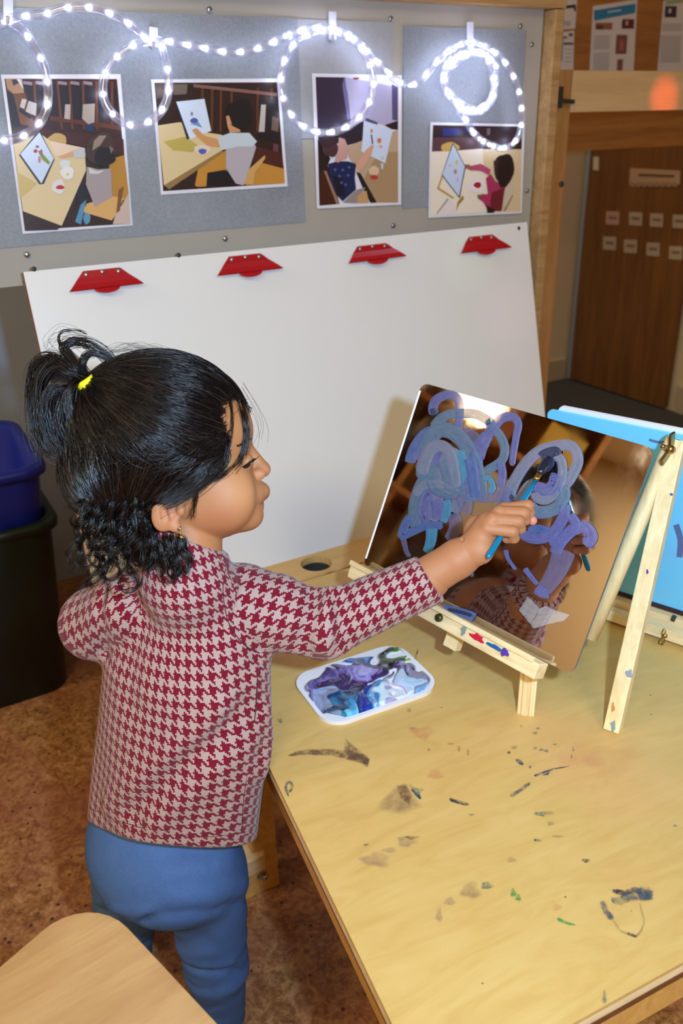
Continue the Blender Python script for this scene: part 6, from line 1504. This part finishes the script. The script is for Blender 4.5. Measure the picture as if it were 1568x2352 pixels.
# yellow elastic
mty = simple('yellow_elastic', (236, 220, 24), .6)
tdir = np.array([-.55, -.83, 0.2]); tdir /= np.linalg.norm(tdir); a1 = np.cross(tdir, [0, 0, 1.]); a1 /= np.linalg.norm(a1); a2 = np.cross(tdir, a1)
for k in range(3):
    c_ = TIE+np.array([-3, 2, 6])+tdir*(k-1)*7.5
    P = np.array([c_+25*(math.cos(t)*a1*.8+math.sin(t)*a2*1.35) for t in np.linspace(0, 2*math.pi, 26)]); v_, f_ = tube_mesh(HF.w(P), .0027, 8, False)
    if k == 0: acc_v, acc_f = [v_], list(f_)
    else: acc_f += [tuple(np.array(q)+sum(len(x) for x in acc_v)) for q in f_]; acc_v.append(v_)
obj('hair_tie', np.concatenate(acc_v), acc_f, mty, person, smooth=True)['label'] = 'yellow elastic hair tie'

# ------------------------------------------------------------------ rest of the room, out of frame but mirrored and lighting the scene
lampP = onm(1105, 930); dv = (lampP-C0)/np.linalg.norm(lampP-C0); rv = dv-2*(dv@MN)*MN; LP = lampP+rv*2.3
wl_ = empty('floor_lamp', LP, 'warm globe lamp on a stand at the left side of the room', 'lamp')
mg = NT('warm_lamp_glow'); mg.base((1, .9, .7)); mg.b.inputs['Emission Color'].default_value = (1, .72, .36, 1); mg.b.inputs['Emission Strength'].default_value = 14
v_, f_ = sph(.085, 16, 10); obj('globe', np.array(v_)+LP, f_, mg.m, wl_, smooth=True)
lathe('stand', np.array([LP[0], LP[1], 0]), Z, [(.16, 0), (.16, .02), (.016, .03), (.016, LP[2]-.085), (.03, LP[2]-.08)], M['brass'], wl_)
for (x, y) in ((-0.7, -1.5), (1.1, -1.6)):
    pn = empty('added_ceiling_lamp', np.array([x, y, 2.49]), 'added unseen flat warm ceiling panel lamp, the one '+('left' if x < 0 else 'right')+' of the camera', 'lamp', 'added ceiling lamps')  # fixture added to go with the ceiling fill lights behind the camera
    obj('diffuser', boxv((x, y, 2.488), (.56, 0, 0), (0, .31, 0), (0, 0, .01)), BOXF, mg.m if False else simple('lamp_diffuser', (250, 240, 220), .5), pn)
sh = empty('wooden_shelf_unit', np.array([-2.9, 1.0, 0]), 'tall honey wood shelf unit along the left side of the room', 'shelf')
for z_ in (.02, .45, .9, 1.35, 1.8, 2.2): obj('shelf_board', boxv((-2.9, 1.0, z_), (.18, 0, 0), (0, .70, 0), (0, 0, .015)), BOXF, M['brown_ply'], sh)
for y_ in (.29, 1.0, 1.71): obj('upright', boxv((-2.9, y_, 1.1), (.178, 0, 0), (0, .015, 0), (0, 0, 1.1)), BOXF, M['brown_ply'], sh)
obj('back_panel', boxv((-3.09, 1.0, 1.1), (.008, 0, 0), (0, .70, 0), (0, 0, 1.1)), BOXF, M['brown_ply'], sh)
for i, (y_, z_, w_, h_, c_, nm) in enumerate(((.42, 1.365, .08, .13, (40, 40, 52), 'charcoal'), (.62, 1.365, .07, .16, (196, 186, 170), 'cream'), (.80, 1.365, .07, .10, (120, 60, 50), 'brick red'), (.45, 1.815, .10, .12, (208, 170, 70), 'mustard'), (.80, 1.815, .12, .15, (150, 90, 60), 'tan'), (1.2, 1.365, .12, .14, (90, 104, 116), 'slate'), (1.25, 1.815, .10, .13, (220, 214, 206), 'white'), (1.5, 1.365, .07, .15, (70, 44, 36), 'dark brown'), (.6, .915, .2, .14, (52, 38, 40), 'black'), (1.3, .915, .2, .16, (110, 44, 50), 'maroon'))):
    b_ = empty('storage_box', np.array([-2.88, y_, z_]), f'{nm} storage box standing on the honey wood shelf unit', 'box', 'boxes on the shelf unit')
    obj('box_body', boxv((-2.88, y_, z_+h_), (.13, 0, 0), (0, w_, 0), (0, 0, h_-.002)), BOXF, simple('box_'+nm.replace(' ', '_'), c_, .7), b_)
